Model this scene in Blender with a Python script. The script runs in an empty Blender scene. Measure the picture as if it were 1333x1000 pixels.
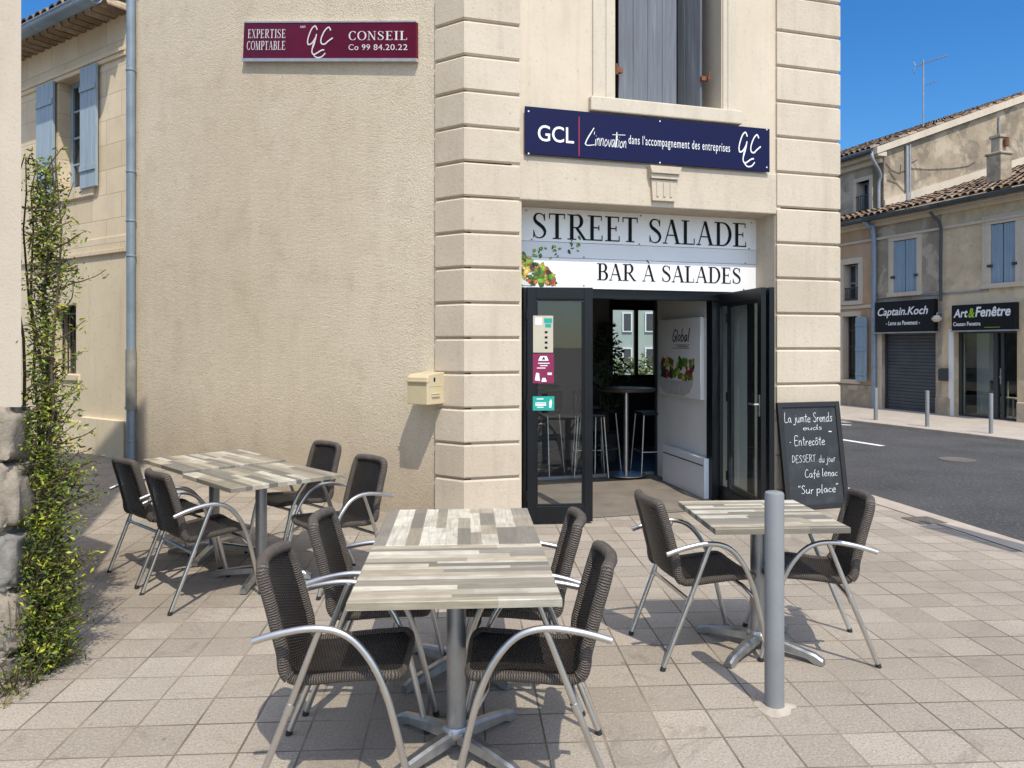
import bpy, bmesh, math, random
from mathutils import Vector, Matrix, noise
R = math.radians
random.seed(7)
scn = bpy.context.scene
COL = scn.collection

# ------------------------------------------------------------------ camera, sky, sun, exposure
H = 1.67                      # eye height
FPX, CX, HY = 1000.0, 666.5, 450.0   # focal length and horizon measured in the photograph
cd = bpy.data.cameras.new('camera'); cam = bpy.data.objects.new('camera', cd); COL.objects.link(cam)
cam.location = (0, 0, H); cam.rotation_euler = (R(90), 0, 0)
cd.sensor_width = 36; cd.lens = 36 * FPX / 1333; cd.shift_y = -(500 - HY) / 1333
cd.clip_start = .05; cd.clip_end = 3000
scn.camera = cam
SH = Vector((-.2, .62, -1.0))         # shadow offset for one metre of height
SUN_EL = math.atan2(1, math.hypot(SH.x, SH.y)); SUN_AZ = math.atan2(-SH.x, -SH.y)
w = bpy.data.worlds.new('World'); scn.world = w; w.use_nodes = True
wn = w.node_tree; bg = wn.nodes['Background']
sky = wn.nodes.new('ShaderNodeTexSky'); sky.sky_type = 'NISHITA'; sky.sun_disc = False
sky.sun_elevation = SUN_EL; sky.sun_rotation = SUN_AZ; sky.air_density = 1.3; sky.dust_density = .1; sky.ozone_density = 4.0
sky.altitude = 0
hs = wn.nodes.new('ShaderNodeHueSaturation'); hs.inputs['Saturation'].default_value = 1.3; hs.inputs['Value'].default_value = 1.0
tin = wn.nodes.new('ShaderNodeVectorMath'); tin.operation = 'MULTIPLY'; tin.inputs[1].default_value = (.55, .78, 1.0); wn.links.new(hs.outputs[0], tin.inputs[0])
wn.links.new(sky.outputs[0], hs.inputs['Color']); 
# white glow added round the sun, behind the camera, to fill and neutralise shade
gco = wn.nodes.new('ShaderNodeTexCoord'); vd = wn.nodes.new('ShaderNodeVectorMath'); vd.operation = 'DOT_PRODUCT'
wn.links.new(gco.outputs['Generated'], vd.inputs[0]); vd.inputs[1].default_value = (-SH).normalized()
mxm = wn.nodes.new('ShaderNodeMath'); mxm.operation = 'MAXIMUM'; wn.links.new(vd.outputs['Value'], mxm.inputs[0]); mxm.inputs[1].default_value = 0.0
pwm = wn.nodes.new('ShaderNodeMath'); pwm.operation = 'POWER'; wn.links.new(mxm.outputs[0], pwm.inputs[0]); pwm.inputs[1].default_value = 1.6
scl = wn.nodes.new('ShaderNodeVectorMath'); scl.operation = 'SCALE'; scl.inputs[0].default_value = (9.5, 9.0, 8.1); wn.links.new(pwm.outputs[0], scl.inputs['Scale'])
adv = wn.nodes.new('ShaderNodeVectorMath'); adv.operation = 'ADD'; wn.links.new(tin.outputs[0], adv.inputs[0]); wn.links.new(scl.outputs[0], adv.inputs[1])
wn.links.new(adv.outputs[0], bg.inputs[0]); bg.inputs[1].default_value = .115
sd = bpy.data.lights.new('sun', 'SUN'); sd.energy = 3.3; sd.angle = R(.5); sd.color = (1, .925, .80)
sun = bpy.data.objects.new('sun', sd); COL.objects.link(sun)
sun.rotation_euler = SH.to_track_quat('-Z', 'Y').to_euler(); sun.location = (5, -10, 20)
vs = scn.view_settings
vs.view_transform = 'Standard'; vs.look = 'None'; vs.exposure = 0.35; vs.gamma = 1
scn.cycles.max_bounces = 8; scn.cycles.transparent_max_bounces = 12
scn.cycles.use_denoising = True

# ------------------------------------------------------------------ helpers: frames
def ray(px, py): return Vector(((px - CX) / FPX, 1, (HY - py) / FPX))
EYE = Vector((0, 0, H))
def G(px, py, z=0.0):
    r = ray(px, py); t = (z - H) / r.z; return EYE + r * t
class Frame:
    """A wall's own axes: x along it, y into it, z up."""
    def __init__(s, o, ang): s.M = Matrix.Translation(o) @ Matrix.Rotation(ang, 4, 'Z'); s.I = s.M.inverted()
    def pt(s, px, py, y=0.0):
        o = s.I @ EYE; d = (s.I.to_3x3() @ ray(px, py)); t = (y - o.y) / d.y; p = o + d * t; return (p.x, p.z)
    def ptx(s, px, py, x=0.0):
        o = s.I @ EYE; d = (s.I.to_3x3() @ ray(px, py)); t = (x - o.x) / d.x; p = o + d * t; return (p.y, p.z)
    def X(s, px, y=0.0): return s.pt(px, HY, y)[0]
    def Z(s, px, py, y=0.0): return s.pt(px, py, y)[1]
    def w(s, x, y, z): return s.M @ Vector((x, y, z))
    def l(s, p): return s.I @ Vector(p)
    def at(s, x, y, z, rz=0.0):
        f = Frame((0, 0, 0), 0); f.M = s.M @ Matrix.Translation((x, y, z)) @ Matrix.Rotation(rz, 4, 'Z'); f.I = f.M.inverted(); return f
WORLD = Frame((0, 0, 0), 0)
C0 = Vector(((605 - CX) * .007, 7.0, 0))
F = Frame(C0, math.atan2(.287, .958))          # facade with the shop door
W = Frame(C0, math.atan2(-.568, .823))         # rough-cast side wall (x is negative along it)
P0 = Vector(((1210 - CX) * .0186, 18.6, 0))
HF = Frame(P0, math.atan2(-.942, .336))        # house fronts across the street
def gz(x, y):                                  # the alley climbs gently to the left
    t = -(x - C0.x) * .823 + (y - C0.y) * .568
    q = t + .7
    if q <= 0: return 0.0
    if q < 1: return .012 * q * q
    return .024 * (q - .5)

# ------------------------------------------------------------------ helpers: meshes
class MB:
    def __init__(s): s.v = []; s.f = []; s.mi = []; s.uv = []; s.col = []
    def add(s, vs, fs, mi=0, uv=None, col=None):
        b = len(s.v); s.v += [tuple(p) for p in vs]
        for k, f in enumerate(fs):
            s.f.append(tuple(i + b for i in f)); s.mi.append(mi)
            s.uv.append(uv[k] if uv else None); s.col.append(col)
        return s
    def box(s, x0, x1, y0, y1, z0, z1, mi=0, col=None, M=None):
        if x0 > x1: x0, x1 = x1, x0
        if y0 > y1: y0, y1 = y1, y0
        if z0 > z1: z0, z1 = z1, z0
        v = [Vector((x, y, z)) for z in (z0, z1) for y in (y0, y1) for x in (x0, x1)]
        if M is not None: v = [M @ p for p in v]
        return s.add(v, [(0, 2, 3, 1), (4, 5, 7, 6), (0, 1, 5, 4), (2, 6, 7, 3), (0, 4, 6, 2), (1, 3, 7, 5)], mi, None, col)
    def prism(s, pts, a, b, axis='y', mi=0, col=None, M=None):
        n = len(pts)
        def mk(p, t):
            v = {'y': Vector((p[0], t, p[1])), 'x': Vector((t, p[0], p[1])), 'z': Vector((p[0], p[1], t))}[axis]
            return M @ v if M is not None else v
        v = [mk(p, a) for p in pts] + [mk(p, b) for p in pts]
        fs = [tuple(range(n)), tuple(range(2 * n - 1, n - 1, -1))] + [((i + 1) % n, i, i + n, (i + 1) % n + n) for i in range(n)]
        return s.add(v, fs, mi, None, col)
    def quad(s, a, b, c, d, mi=0, col=None, uv=None): return s.add([a, b, c, d], [(0, 1, 2, 3)], mi, [uv] if uv else None, col)
    def tube(s, path, r, n=10, mi=0, cap=True, col=None):
        P = [Vector(p) for p in path]; m = len(P)
        rr = r if isinstance(r, (list, tuple)) else [r] * m
        T = []
        for i in range(m):
            t = P[min(i + 1, m - 1)] - P[max(i - 1, 0)]; T.append(t.normalized() if t.length > 1e-9 else Vector((0, 0, 1)))
        up = Vector((0, 0, 1)) if abs(T[0].z) < .9 else Vector((1, 0, 0))
        u = T[0].cross(up).normalized(); vs = []; L = 0; Ls = []
        for i in range(m):
            if i: L += (P[i] - P[i - 1]).length
            Ls.append(L)
            u = (u - T[i] * u.dot(T[i])).normalized(); q = T[i].cross(u)
            for k in range(n):
                a = 2 * math.pi * k / n; vs.append(P[i] + (u * math.cos(a) + q * math.sin(a)) * rr[i])
        fs = []; uv = []
        for i in range(m - 1):
            for k in range(n):
                k2 = (k + 1) % n
                fs.append((i * n + k, i * n + k2, (i + 1) * n + k2, (i + 1) * n + k))
                uv.append([(k / n, Ls[i]), ((k + 1) / n, Ls[i]), ((k + 1) / n, Ls[i + 1]), (k / n, Ls[i + 1])])
        if cap:
            fs += [tuple(range(n - 1, -1, -1)), tuple((m - 1) * n + k for k in range(n))]
            uv += [[(0, 0)] * n, [(0, L)] * n]
        return s.add(vs, fs, mi, uv, col)
    def lathe(s, prof, n=20, c=(0, 0, 0), mi=0, col=None):
        vs = []; m = len(prof)
        for r_, z in prof:
            for k in range(n):
                a = 2 * math.pi * k / n; vs.append((c[0] + r_ * math.cos(a), c[1] + r_ * math.sin(a), c[2] + z))
        fs = [(i * n + k, i * n + (k + 1) % n, (i + 1) * n + (k + 1) % n, (i + 1) * n + k) for i in range(m - 1) for k in range(n)]
        fs += [tuple(range(n - 1, -1, -1)), tuple((m - 1) * n + k for k in range(n))]
        return s.add(vs, fs, mi, None, col)
    def build(s, name, mats, parent=None, frame=WORLD, smooth=None, bevel=0, bseg=2):
        me = bpy.data.meshes.new(name); me.from_pydata(s.v, [], s.f)
        for m_ in (mats if isinstance(mats, (list, tuple)) else [mats]): me.materials.append(m_)
        me.polygons.foreach_set('material_index', s.mi)
        if any(u is not None for u in s.uv):
            ul = me.uv_layers.new(name='UVMap'); k = 0; d = []
            for f, u in zip(s.f, s.uv):
                for j in range(len(f)): d += (u[j] if u else (0, 0))
            ul.data.foreach_set('uv', d)
        if any(c is not None for c in s.col):
            ca = me.color_attributes.new('Col', 'FLOAT_COLOR', 'CORNER'); d = []
            for f, c in zip(s.f, s.col):
                c = c if c is not None else (1, 1, 1)
                d += [c[0], c[1], c[2], 1.0] * len(f)
            ca.data.foreach_set('color', d)
        me.update(calc_edges=True)
        if smooth:
            me.polygons.foreach_set('use_smooth', [True] * len(me.polygons)); me.set_sharp_from_angle(angle=R(smooth))
        o = bpy.data.objects.new(name, me); COL.objects.link(o)
        if bevel:
            b = o.modifiers.new('bevel', 'BEVEL'); b.width = bevel; b.segments = bseg; b.limit_method = 'ANGLE'; b.angle_limit = R(40)
        place(o, frame, parent); return o
WM = {}
def place(o, frame, parent=None):
    WM[o.name] = frame.M.copy()
    if parent is not None:
        o.parent = parent; o.matrix_basis = WM[parent.name].inverted() @ frame.M
    else: o.matrix_basis = frame.M
def tag(o, label=None, cat=None, group=None, kind=None):
    if label: o['label'] = label
    if cat: o['category'] = cat
    if group: o['group'] = group
    if kind: o['kind'] = kind
    return o
def thing(name, label, cat, frame, group=None):
    o = bpy.data.objects.new(name, None); COL.objects.link(o); o.empty_display_size = .1
    place(o, frame); return tag(o, label, cat, group)
def copy_tree(o, parent=None):
    c = o.copy(); COL.objects.link(c)
    if parent is not None: c.parent = parent
    for ch in [x for x in bpy.data.objects if x.parent == o]: copy_tree(ch, c)
    return c
def spline(pts, k=5):
    P = [Vector(p) for p in pts]; out = []
    for i in range(len(P) - 1):
        p0, p1, p2, p3 = P[max(i - 1, 0)], P[i], P[i + 1], P[min(i + 2, len(P) - 1)]
        for j in range(k):
            t = j / k
            out.append(.5 * ((2 * p1) + (p2 - p0) * t + (2 * p0 - 5 * p1 + 4 * p2 - p3) * t * t + (3 * p1 - p0 - 3 * p2 + p3) * t ** 3))
    out.append(P[-1]); return out

# ------------------------------------------------------------------ helpers: materials
def newmat(name):
    m = bpy.data.materials.new(name); m.use_nodes = True; nt = m.node_tree
    return m, nt, nt.nodes['Principled BSDF']
class N:
    """tiny node-graph writer"""
    def __init__(s, nt): s.nt = nt
    def node(s, t, **k):
        n = s.nt.nodes.new(t)
        for a, b in k.items(): setattr(n, a, b)
        return n
    def link(s, a, b): s.nt.links.new(a, b)
    def val(s, sock, v):
        if hasattr(v, 'links') or hasattr(v, 'is_linked'): s.link(v, sock)
        else: sock.default_value = v
    def coord(s, kind='Object', scale=(1, 1, 1), rot=(0, 0, 0), loc=(0, 0, 0)):
        if kind == 'World': o = s.node('ShaderNodeNewGeometry').outputs['Position']
        else: o = s.node('ShaderNodeTexCoord').outputs[kind]
        m = s.node('ShaderNodeMapping'); s.link(o, m.inputs[0])
        m.inputs['Scale'].default_value = scale; m.inputs['Rotation'].default_value = rot; m.inputs['Location'].default_value = loc
        return m.outputs[0]
    def noise(s, vec, scale, detail=4, rough=.55, dist=0):
        n = s.node('ShaderNodeTexNoise'); s.link(vec, n.inputs['Vector'])
        n.inputs['Scale'].default_value = scale; n.inputs['Detail'].default_value = detail; n.inputs['Roughness'].default_value = rough
        n.inputs['Distortion'].default_value = dist; return n.outputs['Fac']
    def voro(s, vec, scale, feat='F1', out='Distance', rnd=1):
        n = s.node('ShaderNodeTexVoronoi', feature=feat); s.link(vec, n.inputs['Vector']); n.inputs['Scale'].default_value = scale
        n.inputs['Randomness'].default_value = rnd; return n.outputs[out]
    def math(s, op, a, b=0.0, c=None, clamp=False):
        n = s.node('ShaderNodeMath', operation=op); n.use_clamp = clamp; s.val(n.inputs[0], a); s.val(n.inputs[1], b)
        if c is not None: s.val(n.inputs[2], c)
        return n.outputs[0]
    def ramp(s, fac, stops):
        n = s.node('ShaderNodeValToRGB'); s.link(fac, n.inputs[0]); e = n.color_ramp.elements
        while len(e) < len(stops): e.new(.5)
        for q, (p, c) in zip(e, stops):
            q.position = p; q.color = (c, c, c, 1) if not isinstance(c, (tuple, list)) else (*c[:3], 1)
        return n.outputs[0]
    def mix(s, fac, a, b, mode='MIX'):
        n = s.node('ShaderNodeMix', data_type='RGBA', blend_type=mode)
        s.val(n.inputs['Factor'], fac)
        for sock, v in ((n.inputs['A'], a), (n.inputs['B'], b)):
            for q in n.inputs:
                pass
            idx = 6 if sock.name == 'A' else 7
            q = n.inputs[idx]
            if isinstance(v, (tuple, list)): q.default_value = (*v[:3], 1)
            else: s.link(v, q)
        return n.outputs[2]
    def bump(s, h, strength=.5, dist=.01, normal=None):
        n = s.node('ShaderNodeBump'); s.link(h, n.inputs['Height']); n.inputs['Strength'].default_value = strength; n.inputs['Distance'].default_value = dist
        if normal is not None: s.link(normal, n.inputs['Normal'])
        return n.outputs[0]
def mul(c, k): return tuple(min(1, x * k) for x in c)

def pmat(name, col, rough=.7, metal=0.0, var=.12, vs=4.0, bump=0.0, bs=60.0, bd=.004, stretch=(1, 1, 1), kind='Object', dirt=None, spec=None, rnd=0):
    m, nt, b = newmat(name); n = N(nt)
    v = n.coord(kind, stretch)
    f = n.noise(v, vs, 5, .6)
    c = n.mix(n.ramp(f, [(.3, 0.0), (.7, 1.0)]), mul(col, 1 - var), mul(col, 1 + var))
    if dirt:
        dc, dscale, lo, hi = dirt
        c = n.mix(n.ramp(n.noise(v, dscale, 6, .65, .4), [(lo, 0.0), (hi, 1.0)]), c, dc)
    if rnd:
        oi = n.node('ShaderNodeObjectInfo'); c = n.mix(n.math('MULTIPLY', oi.outputs['Random'], rnd), c, mul(col, .6))
    n.link(c, b.inputs['Base Color'])
    b.inputs['Metallic'].default_value = metal
    rf = n.math('ADD', n.math('MULTIPLY', n.math('SUBTRACT', f, .5), .25), rough, clamp=True); n.link(rf, b.inputs['Roughness'])
    if spec is not None: b.inputs['Specular IOR Level'].default_value = spec
    if bump:
        n.link(n.bump(n.noise(v, bs, 4, .6), bump, bd), b.inputs['Normal'])
    return m
def attr_mat(name, rough=.6, grain=None, bump=0, var=.1, spec=.4):
    m, nt, b = newmat(name); n = N(nt)
    a = n.node('ShaderNodeAttribute', attribute_name='Col').outputs['Color']
    if grain:
        v = n.coord('UV', (grain[0], grain[1], 1))
        f = n.noise(v, 1, 6, .65, .6)
        c = n.mix(n.ramp(f, [(.25, 0.0), (.75, 1.0)]), n.mix(.62, a, (.10, .085, .065)), a)
        f2 = n.noise(n.coord('Object', (1, 1, 1)), 9, 5, .6)
        c = n.mix(n.ramp(f2, [(.45, 0.0), (.8, .5)]), c, (.16, .135, .10))
        n.link(n.bump(f, .25, .002), b.inputs['Normal'])
    else:
        f = n.noise(n.coord('Object'), 14, 5, .6)
        c = n.mix(n.ramp(f, [(.3, .0), (.7, 1.0)]), n.mix(var * 2, a, (0.02, 0.018, 0.015)), a)
        if bump: n.link(n.bump(n.noise(n.coord('Object'), 45, 4, .6), bump, .01), b.inputs['Normal'])
    n.link(c, b.inputs['Base Color']); b.inputs['Roughness'].default_value = rough; b.inputs['Specular IOR Level'].default_value = spec
    return m

def stucco():
    m, nt, b = newmat('rough_cast'); n = N(nt); v = n.coord('Object')
    big = n.noise(v, .7, 5, .6); mid = n.noise(v, 3.2, 5, .65); st = n.noise(n.coord('Object', (5, 5, .5)), 1, 5, .65)
    fine = n.noise(v, 85, 3, .7, 1.2); vo = n.voro(n.coord('Object'), 60)
    c = n.mix(n.ramp(big, [(.3, 0.), (.7, 1.)]), (.715, .62, .465), (.805, .71, .55))
    c = n.mix(n.ramp(st, [(.48, 0.), (.82, .28)]), c, (.59, .505, .375))
    c = n.mix(n.ramp(mid, [(.5, 0.), (.75, .5)]), c, (.55, .455, .325))
    sep = n.node('ShaderNodeSeparateXYZ'); n.link(n.coord('Object'), sep.inputs[0])
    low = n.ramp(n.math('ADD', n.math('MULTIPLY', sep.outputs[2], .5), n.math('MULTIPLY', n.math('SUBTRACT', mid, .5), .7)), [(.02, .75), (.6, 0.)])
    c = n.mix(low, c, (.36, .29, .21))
    c = n.mix(n.ramp(fine, [(.3, .7), (.5, 0.)]), c, (.36, .285, .19))
    n.link(c, b.inputs['Base Color']); b.inputs['Roughness'].default_value = .95; b.inputs['Specular IOR Level'].default_value = .2
    h = n.math('ADD', n.math('MULTIPLY', fine, .8), n.math('MULTIPLY', vo, .5))
    h = n.math('ADD', h, n.math('MULTIPLY', n.noise(v, 18, 3, .5), .5))
    n.link(n.bump(h, .5, .014), b.inputs['Normal']); return m
def stone(name, c1, c2, pit=(.33, .27, .2), bump=.35, streak=True, bs=35):
    m, nt, b = newmat(name); n = N(nt); v = n.coord('Object')
    c = n.mix(n.ramp(n.noise(v, 1.3, 6, .65), [(.3, 0.), (.7, 1.)]), c1, c2)
    if streak: c = n.mix(n.ramp(n.noise(n.coord('Object', (6, 6, .7)), 1, 5, .65), [(.52, 0.), (.85, .5)]), c, mul(c1, .68))
    c = n.mix(n.ramp(n.noise(v, 7, 5, .7), [(.58, 0.), (.8, .4)]), c, mul(c1, .72))
    f = n.noise(v, bs, 5, .7)
    c = n.mix(n.ramp(f, [(.28, .6), (.42, 0.)]), c, pit)
    n.link(c, b.inputs['Base Color']); b.inputs['Roughness'].default_value = .9; b.inputs['Specular IOR Level'].default_value = .25
    n.link(n.bump(n.math('ADD', f, n.math('MULTIPLY', n.noise(v, 120, 3, .6), .4)), bump, .012), b.inputs['Normal']); return m
def patchy(m, tones, scale, lo=.48, hi=.56):
    nt = m.node_tree; n = N(nt); b = nt.nodes['Principled BSDF']; src = b.inputs['Base Color'].links[0].from_socket
    v = n.coord('Object'); c = src
    for k, (t, a) in enumerate(tones):
        f = n.noise(n.coord('Object', (1, 1, 1), (0, 0, 0), (k * 7.3, 0, k * 3)), scale * (1 + .6 * k), 6, .62, .8)
        c = n.mix(n.ramp(f, [(lo, 0.), (hi, a)]), c, t)
    n.link(c, b.inputs['Base Color']); return m
def ashlar():
    m, nt, b = newmat('ashlar_stone'); n = N(nt)
    sp = n.node('ShaderNodeSeparateXYZ'); n.link(n.coord('Object'), sp.inputs[0])
    cb = n.node('ShaderNodeCombineXYZ'); n.link(sp.outputs[0], cb.inputs[0]); n.link(sp.outputs[2], cb.inputs[1])
    br = n.node('ShaderNodeTexBrick'); n.link(cb.outputs[0], br.inputs['Vector'])
    for k, q in (('Scale', 1), ('Brick Width', .78), ('Row Height', .34), ('Mortar Size', .006), ('Mortar Smooth', .3)): br.inputs[k].default_value = q
    br.inputs['Color1'].default_value = (.70, .575, .39, 1); br.inputs['Color2'].default_value = (.80, .68, .49, 1); br.inputs['Mortar'].default_value = (.50, .41, .29, 1)
    v = n.coord('Object')
    c = n.mix(n.ramp(n.noise(v, 2.2, 6, .65), [(.45, 0.), (.8, .6)]), br.outputs['Color'], (.52, .42, .29))
    c = n.mix(n.ramp(n.noise(v, 30, 5, .7), [(.3, .5), (.42, 0.)]), c, (.34, .27, .19))
    n.link(c, b.inputs['Base Color']); b.inputs['Roughness'].default_value = .92
    n.link(n.bump(n.math('ADD', n.math('MULTIPLY', br.outputs['Fac'], -1.0), n.math('MULTIPLY', n.noise(v, 40, 4, .6), .6)), .4, .008), b.inputs['Normal']); return m
def paving():
    m, nt, b = newmat('paving'); n = N(nt)
    a = R(3.55); T = .2535
    def rot(p): return (p.x * math.cos(a) + p.y * math.sin(a), -p.x * math.sin(a) + p.y * math.cos(a))
    gx, _ = rot(G(882.5, 996)); _, gy = rot(G(1100, 886))
    v = n.coord('World', (1, 1, 1), (0, 0, -a), (-(gx % T), -(gy % T), 0))
    w_ = n.noise(n.coord('World'), 1.6, 3, .5)
    br = n.node('ShaderNodeTexBrick'); br.offset = 0.0; br.squash = 1.0; n.link(v, br.inputs['Vector'])
    for k, q in (('Scale', 1), ('Brick Width', T), ('Row Height', T), ('Mortar Size', .0052), ('Mortar Smooth', .35)): br.inputs[k].default_value = q
    br.inputs['Color1'].default_value = (.275, .240, .194, 1); br.inputs['Color2'].default_value = (.405, .358, .295, 1); br.inputs['Mortar'].default_value = (.235, .185, .135, 1)
    wv = n.coord('World')
    c = n.mix(n.ramp(n.noise(wv, 1.1, 6, .65), [(.4, 0.), (.75, .55)]), br.outputs['Color'], (.30, .262, .215))
    c = n.mix(n.ramp(n.noise(wv, 6, 6, .7, .5), [(.55, 0.), (.8, .45)]), c, (.27, .232, .19))
    sp = n.noise(wv, 95, 3, .7)
    c = n.mix(n.ramp(sp, [(.36, .75), (.5, 0.)]), c, (.20, .16, .125)); c = n.mix(n.ramp(n.noise(wv, 60, 4, .7), [(.52, 0.), (.7, .5)]), c, (.52, .45, .37))
    c = n.mix(n.ramp(n.voro(wv, 2.3), [(.02, .6), (.035, 0.)]), c, (.12, .105, .09)); c = n.mix(n.ramp(n.noise(wv, .55, 5, .6, .6), [(.48, 0.), (.7, .62)]), c, (.225, .19, .15)); c = n.mix(n.ramp(n.noise(n.coord('World', (1, 1, 1), (0, 0, 0), (9, 4, 0)), 2.6, 6, .72, 1.5), [(.57, 0.), (.68, .55)]), c, (.18, .15, .122))
    # sandy or dark joints by place
    jc = n.mix(n.ramp(w_, [(.42, 0.), (.6, 1.)]), (.13, .108, .084), (.30, .245, .18))
    c = n.mix(br.outputs['Fac'], c, jc)
    n.link(c, b.inputs['Base Color']); b.inputs['Roughness'].default_value = .85; b.inputs['Specular IOR Level'].default_value = .3
    h = n.math('ADD', n.math('MULTIPLY', br.outputs['Fac'], -1.2), n.math('MULTIPLY', n.noise(wv, 70, 4, .65), 1.0))
    n.link(n.bump(h, .7, .009), b.inputs['Normal']); return m
def wicker(name, su, sv, dark, light):
    m, nt, b = newmat(name); n = N(nt)
    tc = n.node('ShaderNodeTexCoord'); sp = n.node('ShaderNodeSeparateXYZ'); n.link(tc.outputs['UV'], sp.inputs[0])
    wob = n.math('MULTIPLY', n.math('SUBTRACT', n.noise(n.coord('UV', (1, 1, 1)), 30, 2, .5), .5), .004)
    u = n.math('DIVIDE', sp.outputs[0], su); v = n.math('DIVIDE', n.math('ADD', sp.outputs[1], wob), sv)
    ph = n.math('MULTIPLY', n.math('MODULO', n.math('FLOOR', u), 2.0), math.pi)
    h = n.math('SINE', n.math('ADD', n.math('MULTIPLY', v, 2 * math.pi), ph))
    hu = n.math('ABSOLUTE', n.math('SINE', n.math('MULTIPLY', u, math.pi)))
    h = n.math('ADD', n.math('MULTIPLY', h, .5), .5); h = n.math('MULTIPLY', h, n.math('ADD', n.math('MULTIPLY', hu, .6), .4))
    c = n.mix(h, dark, light)
    c = n.mix(n.ramp(n.noise(n.coord('Object'), 12, 4, .6), [(.5, 0.), (.85, .5)]), c, mul(light, 1.6))
    oi = n.node('ShaderNodeObjectInfo'); c = n.mix(n.math('MULTIPLY', oi.outputs['Random'], .35), c, mul(dark, .8))
    n.link(c, b.inputs['Base Color']); b.inputs['Roughness'].default_value = .44; b.inputs['Specular IOR Level'].default_value = .4
    n.link(n.bump(h, 1.0, .006), b.inputs['Normal']); return m
def rim_mat():
    m, nt, b = newmat('wicker_wrap'); n = N(nt)
    tc = n.node('ShaderNodeTexCoord'); sp = n.node('ShaderNodeSeparateXYZ'); n.link(tc.outputs['UV'], sp.inputs[0])
    wob = n.math('MULTIPLY', n.math('SUBTRACT', n.noise(n.coord('UV', (1, 1, 1)), 25, 2, .5), .5), .012)
    h = n.math('ABSOLUTE', n.math('SINE', n.math('MULTIPLY', n.math('ADD', sp.outputs[1], wob), math.pi / .0095)))
    c = n.mix(h, (.022, .018, .014), (.105, .086, .070))
    c = n.mix(n.ramp(n.noise(n.coord('Object'), 18, 4, .6), [(.5, 0.), (.8, .6)]), c, (.155, .125, .10))
    n.link(c, b.inputs['Base Color']); b.inputs['Roughness'].default_value = .45
    n.link(n.bump(h, .9, .005), b.inputs['Normal']); return m
def glass(name, tint=(.9, .95, .95), refl=1.0):
    m, nt, b = newmat(name); n = N(nt); nt.nodes.remove(b); out = nt.nodes['Material Output']
    tr = n.node('ShaderNodeBsdfTransparent'); tr.inputs[0].default_value = (*tint, 1)
    gl = n.node('ShaderNodeBsdfGlossy'); gl.inputs['Roughness'].default_value = .01; gl.inputs[0].default_value = (1, 1, 1, 1)
    fr = n.node('ShaderNodeFresnel'); fr.inputs[0].default_value = 1.5
    geo = n.node('ShaderNodeNewGeometry')
    bm_ = n.node('ShaderNodeBump'); bm_.inputs['Strength'].default_value = .02; bm_.inputs['Distance'].default_value = .02
    n.link(n.noise(n.coord('Object'), 1.5, 2, .4), bm_.inputs['Height']); n.link(bm_.outputs[0], gl.inputs['Normal'])
    # both sides of the sheet reflect: same Fresnel for front and back hits
    lw = n.node('ShaderNodeLayerWeight'); lw.inputs[0].default_value = .12
    f = n.math('ADD', n.math('MULTIPLY', n.math('POWER', lw.outputs['Facing'], 4.0), (.75 if refl > .8 else .3)), .075 * refl, clamp=True)
    mx = n.node('ShaderNodeMixShader'); n.link(f, mx.inputs[0]); n.link(tr.outputs[0], mx.inputs[1]); n.link(gl.outputs[0], mx.inputs[2]); n.link(mx.outputs[0], out.inputs[0])
    return m

M = {}
M['stucco'] = stucco()
M['quoin'] = stone('quoin_stone', (.53, .455, .355), (.63, .55, .44))
M['plaster'] = stone('facade_plaster', (.565, .485, .37), (.64, .555, .435), bump=.12, bs=22)
M['lintel'] = stone('lintel_stone', (.51, .435, .335), (.62, .54, .425), bump=.4)
M['surround'] = stone('window_stone', (.54, .475, .375), (.62, .55, .445), bump=.2)
M['ashlar'] = ashlar()
M['render_cream'] = stone('cream_render', (.68, .575, .40), (.77, .665, .48), bump=.12, bs=22)
M['paving'] = paving()
M['asphalt'] = pmat('asphalt', (.062, .061, .061), .9, var=.3, vs=.9, bump=1.0, bs=70, bd=.02, kind='World', dirt=((.15, .145, .14), 28, .53, .70))
M['far_paving'] = pmat('far_paving', (.40, .35, .295), .9, var=.12, vs=2, bump=.2, bs=50, kind='World', dirt=((.26, .24, .22), 5, .55, .8))
M['kerb'] = pmat('kerb_stone', (.38, .325, .265), .9, var=.15, vs=4, bump=.3, bs=60, kind='World')
M['earth'] = pmat('earth', (.30, .27, .23), .95, var=.2, vs=.5, kind='World')
M['road_paint'] = pmat('road_paint', (.74, .74, .72), .8, var=.1, vs=12, kind='World', dirt=((.3, .3, .3), 40, .6, .75))
M['iron'] = pmat('cast_iron', (.13, .11, .095), .7, var=.3, vs=40, bump=.6, bs=50)
M['weave'] = wicker('wicker_weave', .018, .0115, (.003, .0026, .0024), (.062, .051, .043))
M['rim'] = rim_mat()
M['alu'] = pmat('brushed_aluminium', (.60, .585, .56), .34, 1.0, var=.06, vs=10)
M['alu_cast'] = pmat('cast_aluminium', (.46, .465, .47), .42, 1.0, var=.14, vs=20, bump=.08, bs=120, bd=.002)
M['steel_column'] = pmat('steel_column', (.36, .365, .37), .42, .85, var=.1, vs=14, dirt=((.22, .2, .18), 60, .68, .74))
M['rubber'] = pmat('black_rubber', (.02, .02, .02), .8, var=.1)
M['plank'] = attr_mat('weathered_planks', .58, grain=(5, 60), spec=.3)
M['bollard'] = pmat('bollard_paint', (.21, .22, .225), .45, 0.0, var=.08, vs=6, bump=.05, bs=150, dirt=((.30, .28, .25), 14, .62, .78), rnd=.15)
M['near_wall'] = stone('near_plaster', (.47, .405, .32), (.54, .47, .375), bump=.25, bs=45)
M['mortar'] = pmat('mortar', (.38, .335, .275), .95, var=.2, vs=14, bump=.5, bs=50)
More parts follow.
